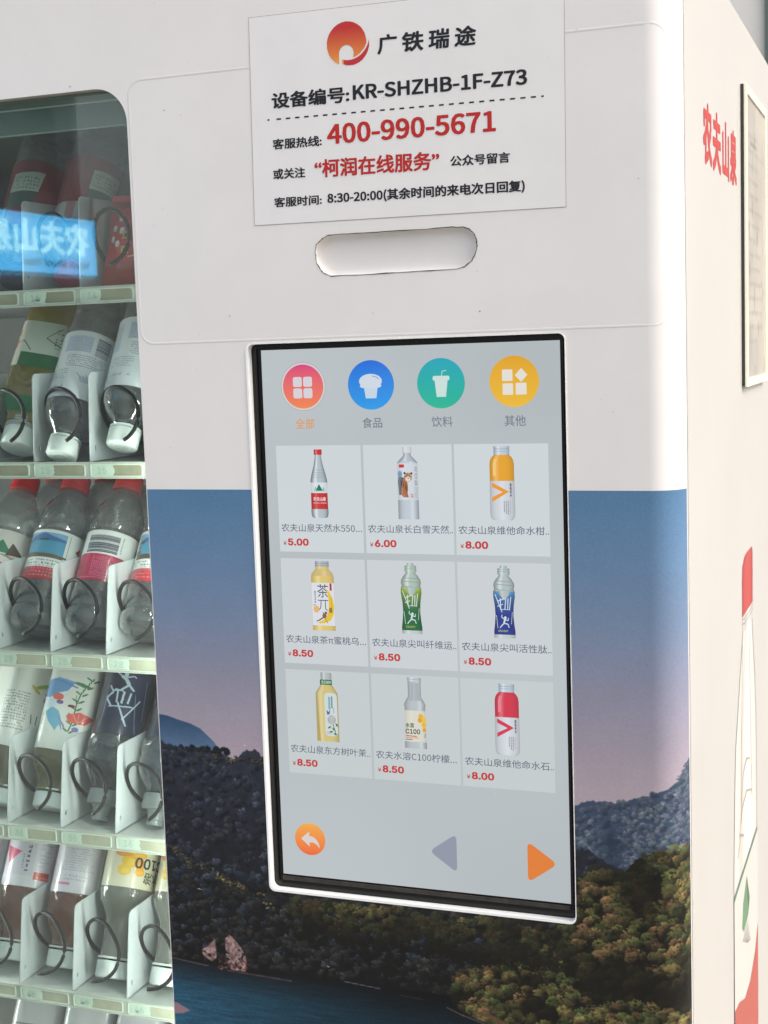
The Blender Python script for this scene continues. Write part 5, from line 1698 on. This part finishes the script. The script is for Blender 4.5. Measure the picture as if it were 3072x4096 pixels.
def bottle(kind, lkey, lfn, X, y0, floor, lean, inverted, label, group, spin=28.0, capmat=None, name="drink_bottle", roll=0.0, bodymat=None, back=False):
    T = TYPES[kind]
    G = bottle_meshes(kind)
    L = T['L']
    e = empty(name, (0, 0, 0), label, "bottle", group)
    ax = Vector((math.sin(R(roll)) * 1.0, math.sin(R(lean)), math.cos(R(lean)))).normalized()
    if inverted:
        rc = T['cap'][2] if 'spout' not in T else T['spout'][2]
        capc = Vector((X, y0, floor + rc * math.sin(R(lean)) + .3)) * MM
        e.location = capc + ax * L * MM
        e.rotation_euler = (Matrix.Rotation(R(roll), 3, 'Y') @ Matrix.Rotation(math.pi - R(lean), 3, 'X') @ Matrix.Rotation(R(-spin), 3, 'Z')).to_euler()
    else:
        e.location = Vector((X, y0, floor + 27 * math.sin(R(lean)) + .3)) * MM
        e.rotation_euler = (Matrix.Rotation(R(roll), 3, 'Y') @ Matrix.Rotation(-R(lean), 3, 'X') @ Matrix.Rotation(R(180 + spin), 3, 'Z')).to_euler()
    def part(nm, key, mat, smooth=True, auto=35):
        vs, fs, uv = G[key]
        ck = (kind, key, mat.name)
        if ck in _cache:
            o = bpy.data.objects.new(nm, _cache[ck]); COL.objects.link(o); o.parent = e
            return o
        o = mesh_obj(nm, vs, fs, mat, e, smooth, uvs=uv, autosmooth=auto)
        _cache[ck] = o.data
        return o
    part("bottle_body", 'body', bodymat or T['body'])
    part("label_sleeve", 'label', labmat(lkey, lfn), auto=60)
    cm = capmat or {'r': m_capr, 'w': m_capw, 'c': m_spc}[T['cap'][3]]
    cp = part("bottle_cap", 'cap', cm, auto=50)
    if 'ring' in G: part("cap_ring", 'ring', cm)
    if 'neck' in G: part("bottle_neck", 'neck', m_silver)
    if 'spout' in G: part("spout", 'spout', m_spc)
    if 'band' in G: part("neck_band", 'band', pmat("green_band", TYPES[kind]['band'][2], rough=.35))
    if kind == 'snow' and not back:
        r_ = 16.0; zc = T['cap'][1] + .12
        vs, fs = [], []
        def bar(x0, y0_, x1, y1_, wd):
            n = len(vs); L_ = math.hypot(x1 - x0, y1_ - y0_); nx, ny = -(y1_ - y0_) / L_ * wd / 2, (x1 - x0) / L_ * wd / 2
            for (x, y) in ((x0 + nx, y0_ + ny), (x1 + nx, y1_ + ny), (x1 - nx, y1_ - ny), (x0 - nx, y0_ - ny)): vs.append(Vector((x, y, zc)) * MM)
            fs.append((n, n + 1, n + 2, n + 3))
        for k in range(6):
            a = k * math.pi / 3
            bar(1.5 * math.cos(a), 1.5 * math.sin(a), 7 * math.cos(a), 7 * math.sin(a), .7)
            for s_ in (-1, 1): bar(4.4 * math.cos(a), 4.4 * math.sin(a), 6.4 * math.cos(a + s_ * .35), 6.4 * math.sin(a + s_ * .35), .6)
        for k in range(28):
            a, c = 2 * math.pi * k / 28, 2 * math.pi * (k + 1) / 28
            bar(10.6 * math.cos(a), 10.6 * math.sin(a), 10.6 * math.cos(c), 10.6 * math.sin(c), .5)
        mesh_obj("cap_snowflake", vs, fs, m_embl, cp)
    return e
_cache = {}

GA = "small water bottles leaning in the third row"
z3 = SHELF[2][1] - 1.5
bottle('water', 'logo', lab_logo, lane_x(3, -2) - 6, 126, z3, 33, False, "red-capped water bottle with green and brown triangle logo, leftmost of its row", GA, spin=34)
bottle('water', 'lake', lab_lake, lane_x(3, -1) - 6, 126, z3, 33, False, "red-capped water bottle with a blue lake picture label, left of the barcode bottle", GA, spin=26)
bottle('water', 'bar', lab_bar, lane_x(3, 0) - 6, 128, z3, 33, False, "red-capped water bottle turned to show its barcode above a crimson band", GA, spin=28)
bottle('water', 'lake', lab_lake, lane_x(3, 1) - 6, 128, z3, 33, False, "red-capped lake label water bottle half hidden behind the window edge", GA, spin=36)
for k, t in ((-2, "leftmost"), (-1, "lake label"), (0, "barcode")):
    bottle('water', 'bar', lab_bar, lane_x(3, k) - 4, 200, z3, 31, False, "red-capped water bottle standing second in line behind the %s one" % (t if k == -2 else t), GA, spin=120 + 40 * k, back=True)

GB = "drinks hanging cap down in the second row"
z2 = SHELF[1][1] - 1.5
bottle('pitea', 'green', lab_green, lane_x(2, -1) + 2, 112, z2 + 3, 34, True, "yellow drink bottle with green neck band and big white cap, left of second row", GB, spin=20)
bottle('snow', 'snow', lab_snow, lane_x(2, 0) - 2, 98, z2 - 2, 33, True, "cap-down clear water bottle whose white snowflake cap hangs over the shelf lip", GB, spin=24)
bottle('snow', 'snow', lab_snow, lane_x(2, 1) + 1, 101, z2 + 8, 30, True, "clear water bottle with a snowflake cap, right of the one over the shelf lip", GB, spin=40)
bottle('pitea', 'green', lab_green, lane_x(2, -1) + 6, 196, z2 + 3, 34, True, "yellow drink bottle second in line behind the green banded one", GB, spin=-60, back=True)
bottle('snow', 'snow', lab_snow, lane_x(2, 0), 184, z2, 33, True, "clear snowflake cap water bottle second in line behind the one over the lip", GB, spin=90, back=True)

GC = "drinks in the top row behind the blue reflection"
z1 = SHELF[0][1] - 1.5
bottle('snow', 'redwhite', lab_redwhite, lane_x(1, 0), 128, z1 + 2, 28, True, "red label bottle standing cap down in the top row, left of the snack pouch", GC, spin=24, capmat=m_capr, back=True)
bottle('snow', 'redwhite', lab_redwhite, lane_x(1, -1), 128, z1 + 2, 28, True, "dim bottle with a dark blue cap seen through the blue sign reflection", GC, spin=-30, capmat=m_capd, back=True)

GD = "drinks hanging cap down in the fourth row"
z4 = SHELF[3][1] - 1.5
bottle('floral', 'floral', lab_floral, lane_x(4, -2), 126, z4, 30, True, "green tea bottle showing its barcode beside the flower print, left edge of fourth row", GD, spin=150)
bottle('floral', 'floral', lab_floral, lane_x(4, -1), 126, z4, 30, True, "tea bottle with coral flowers and a blue bird printed on its white label", GD, spin=26)
bottle('navy', 'navy', lab_navy, lane_x(4, 0), 118, z4, 30, True, "navy label sports bottle with white running figure, beside the flower print bottle", GD, spin=16)
bottle('navy', 'navy', lab_navy, lane_x(4, 1), 118, z4, 30, True, "navy label sports bottle partly cut off by the right edge of the window", GD, spin=60)
bottle('floral', 'floral', lab_floral, lane_x(4, -1), 208, z4, 30, True, "tea bottle second in line behind the coral flower bottle", GD, spin=-50, back=True)
bottle('navy', 'navy', lab_navy, lane_x(4, 0), 202, z4, 30, True, "navy sports bottle second in line behind the running figure one", GD, spin=-80, back=True)

GE = "drinks hanging cap down in the fifth row"
z5 = SHELF[4][1] - 1.5
bottle('vita', 'grey', lab_grey, lane_x(5, -3), 130, z5, 30, True, "orange drink bottle at the far left edge of the fifth row", GE, spin=26, bodymat=m_org)
bottle('vita', 'vit', lab_vit, lane_x(5, -2), 130, z5, 28, True, "amber drink bottle with a white barcode label and pink triangle", GE, spin=24)
bottle('vita', 'grey', lab_grey, lane_x(5, -1), 128, z5, 28, True, "amber drink bottle with a grey block of small print on its label", GE, spin=28)
cb = bottle('c100', 'cream', lab_cream, lane_x(5, 0), 120, z5, 28, True, "cloudy lemon drink bottle with yellow flower on a cream label", GE, spin=10)
bottle('c100', 'cream', lab_cream, lane_x(5, 1), 120, z5, 28, True, "cream label lemon drink bottle mostly hidden at the right window edge of fifth row", GE, spin=-20)
bottle('vita', 'grey', lab_grey, lane_x(5, -1), 208, z5, 30, True, "amber drink bottle second in line behind the grey small print one", GE, spin=-70, back=True)
# big C100 lettering bent round the label
def bent_text(t, parent, a_c, zc, hgt, wdt, r, mat, bold=.04):
    vs, fs = glyphs(t, bold)
    P = []
    for a, b_ in vs:
        an = R(a_c) + (a - .5) * wdt / r
        rr_ = r + .25 + .02 * layers(t, bold)[len(P)]
        P.append(Vector((rr_ * math.sin(an), -rr_ * math.cos(an), zc + (b_ - .5) * hgt)) * MM)
    return mesh_obj("lettering", P, fs, mat, parent)
lb = [c for c in cb.children if c.name.startswith("label_sleeve")][0]
bent_text("C100", lb, 120, 83, 11.5, 38, 29.9, pmat("dark_green_ink", (30, 66, 46), rough=.5), .05)
bent_text("水溶", lb, 112, 98, 13, 22, 29.9, pmat("grey_green_ink", (100, 108, 84), rough=.5), .02)

GF = "bottles in the lowest row seen"
z6 = SHELF[5][1] - 1.5
for k, t in ((-2, "white topped bottle with bold black lettering in the lowest row"), (-1, "white topped bottle second from the left in the lowest row"), (0, "white topped bottle right of the bold lettering one in the lowest row"), (1, "white topped bottle at the right end of the lowest row")):
    c_ = bottle('floral', 'carbon', lab_carbon, lane_x(6, k), 130, z6, 28, True, t, GF, spin=24)
    if k == -2:
        lb = [c for c in c_.children if c.name.startswith("label_sleeve")][0]
        bent_text("炭", lb, 176, 21, 11, 13, 30.2, m_ink, .05).rotation_euler = (0, 0, 0)
        bent_text("仌", lb, 206, 21, 9, 12, 30.2, m_ink, .05)

# snack pouch in the top row, right lane
def lab_snack():
    C = Canvas(220, 300, (196, 30, 34))
    for (x, y) in ((70, 60), (50, 96), (84, 104), (44, 134), (72, 150)): C.ell(x, y, 11, 12, (226, 226, 232)); C.ell(x - 3, y - 4, 5, 5, (250, 250, 250))
    for (x, y, c, c2) in ((150, 90, (232, 232, 240), (190, 60, 70)), (156, 150, (226, 226, 236), (180, 80, 80)), (104, 120, (210, 190, 70), (60, 70, 130)), (106, 172, (206, 176, 60), (60, 60, 60)), (190, 130, (90, 150, 80), (220, 220, 200))):
        C.poly([(x - 15, y - 13), (x + 14, y - 15), (x + 16, y + 12), (x - 13, y + 15)], c); C.ell(x, y, 6, 7, c2); C.line(x - 7, y + 8, x + 8, y + 6, 2, c2)
    C.rect(0, 0, 220, 26, (150, 24, 30)); C.poly([(0, 220), (220, 200), (220, 300), (0, 300)], (166, 44, 30))
    C.line(110, 40, 150, 62, 5, (230, 180, 60)); C.line(120, 196, 180, 190, 4, (236, 200, 90))
    return C.a
sn = empty("snack_pouch", Vector((-203, 118, z1 + .5)) * MM, "red snack pouch printed with small picture squares, right lane of the top row", "snack pouch", None)
vs, fs, uv = [], [], []
NXs, NZs = 14, 18
for side in (-1, 1):
    for j in range(NZs + 1):
        for i in range(NXs + 1):
            u, v = i / NXs, j / NZs
            bul = (math.sin(math.pi * u) ** .6) * (math.sin(math.pi * min(1, max(0, v * 1.04 - .02))) ** .7) * 15
            x = (u - .5) * (60 + 2 * math.sin(v * 9)) ; z = v * 88
            y = side * (bul * (1 + .06 * math.sin(u * 17 + v * 5)) + .2) + z * .34 + 6
            vs.append(Vector((x, y, z)) * MM); uv.append((u, v))
W1 = (NXs + 1) * (NZs + 1)
for s_ in range(2):
    for j in range(NZs):
        for i in range(NXs):
            a = s_ * W1 + j * (NXs + 1) + i
            f = (a, a + 1, a + NXs + 2, a + NXs + 1)
            fs.append(f if s_ == 0 else f[::-1])
mesh_obj("pouch_film", vs, fs, labmat('snack', lab_snack, .18), sn, True, uvs=uv)
b = MB(); b.box(-30, 30, 5.2 + 29.5, 5.9 + 29.5, 88, 94)
b.build("pouch_seal", m_capr, sn)

# ------------------------------------------------------------------ what stands around (seen past the corner and mirrored in the glass)
def wall_thing(name, x0, x1, y0, y1, z0, z1, mat, label, cat):
    b = MB(); b.box(x0, x1, y0, y1, z0, z1)
    o = b.build(name, mat)
    return tag(o, label, cat)
bw = empty("station_wall", (0, 4.0, -1.5), "pale grey building wall glimpsed beyond the top right corner of the machine", "wall")
b = MB(); b.box(-6000, 28.5, 4000, 4200, -1500, 4200)
o = b.build("wall_panel", pmat("pale_wall", (232, 228, 222), rough=.7, dirt=.08, dscale=2)); o.parent = bw; o.matrix_parent_inverse = Matrix.Translation(-bw.location)
b = MB(); b.box(29, 70, 3985, 4190, -1500, 4200)
o = b.build("window_mullion", pmat("green_grey_mullion", (92, 106, 100), rough=.4)); o.parent = bw; o.matrix_parent_inverse = Matrix.Translation(-bw.location)
b = MB(); b.box(70.5, 3000, 4060, 4080, -1500, 4200)
o = b.build("window_glass", pmat("grey_window", (188, 192, 190), rough=.15)); o.parent = bw; o.matrix_parent_inverse = Matrix.Translation(-bw.location)
wall_thing("shopfront_wall", -9000, -3450, -5200, -5000, -1500, 2600, m_darkwall, "dark shopfront across the way, mirrored dimly in the top of the product window", "wall")
kb = empty("hanging_lightbox", (-2.3, -2.4, -1.5), "dark hanging lightbox whose lit blue sign is mirrored in the product window", "lightbox")
b = MB(); b.box(-2300, -2030, -3010, -1200, 230, 520)
o = b.build("lightbox_case", m_darkwall); o.parent = kb; o.matrix_parent_inverse = Matrix.Translation(-kb.location)
def emis(name, col, s):
    m, n, oo = new_mat(name)
    e = n.nodes.new('ShaderNodeEmission'); e.inputs[0].default_value = (*lin(col), 1); e.inputs[1].default_value = s
    n.links.new(e.outputs[0], oo.inputs[0]); return m
m_sign = emis("blue_backlit_sign", (70, 168, 226), 5.4)
m_signw = emis("white_backlit_letters", (150, 212, 240), 6.0)
m_signd = pmat("sign_dark_letters", (20, 40, 110), rough=.4)
b = MB(); b.box(-2030, -2018, -2990, -1400, 269, 446)
sg = b.build("sign_panel", m_sign); sg.parent = kb; sg.matrix_parent_inverse = Matrix.Translation(-kb.location)
def SG(y, z, x=-2016.5): return Vector((x, y, z)) * MM
def sgt(t, a, c, z0, z1, mat, bold):
    o = text_obj("sign_lettering", t, a, c, z0, z1, mat, None, SG, bold)
    o.parent = sg; return o
sgt("农夫山泉", -2950, -2380, 325, 430, m_signw, .04)
sgt("Natural Mineral Water", -2945, -2570, 288, 312, m_signd, .02)
for c in vm.children:
    c.matrix_parent_inverse = Matrix.Translation(-vm.location)
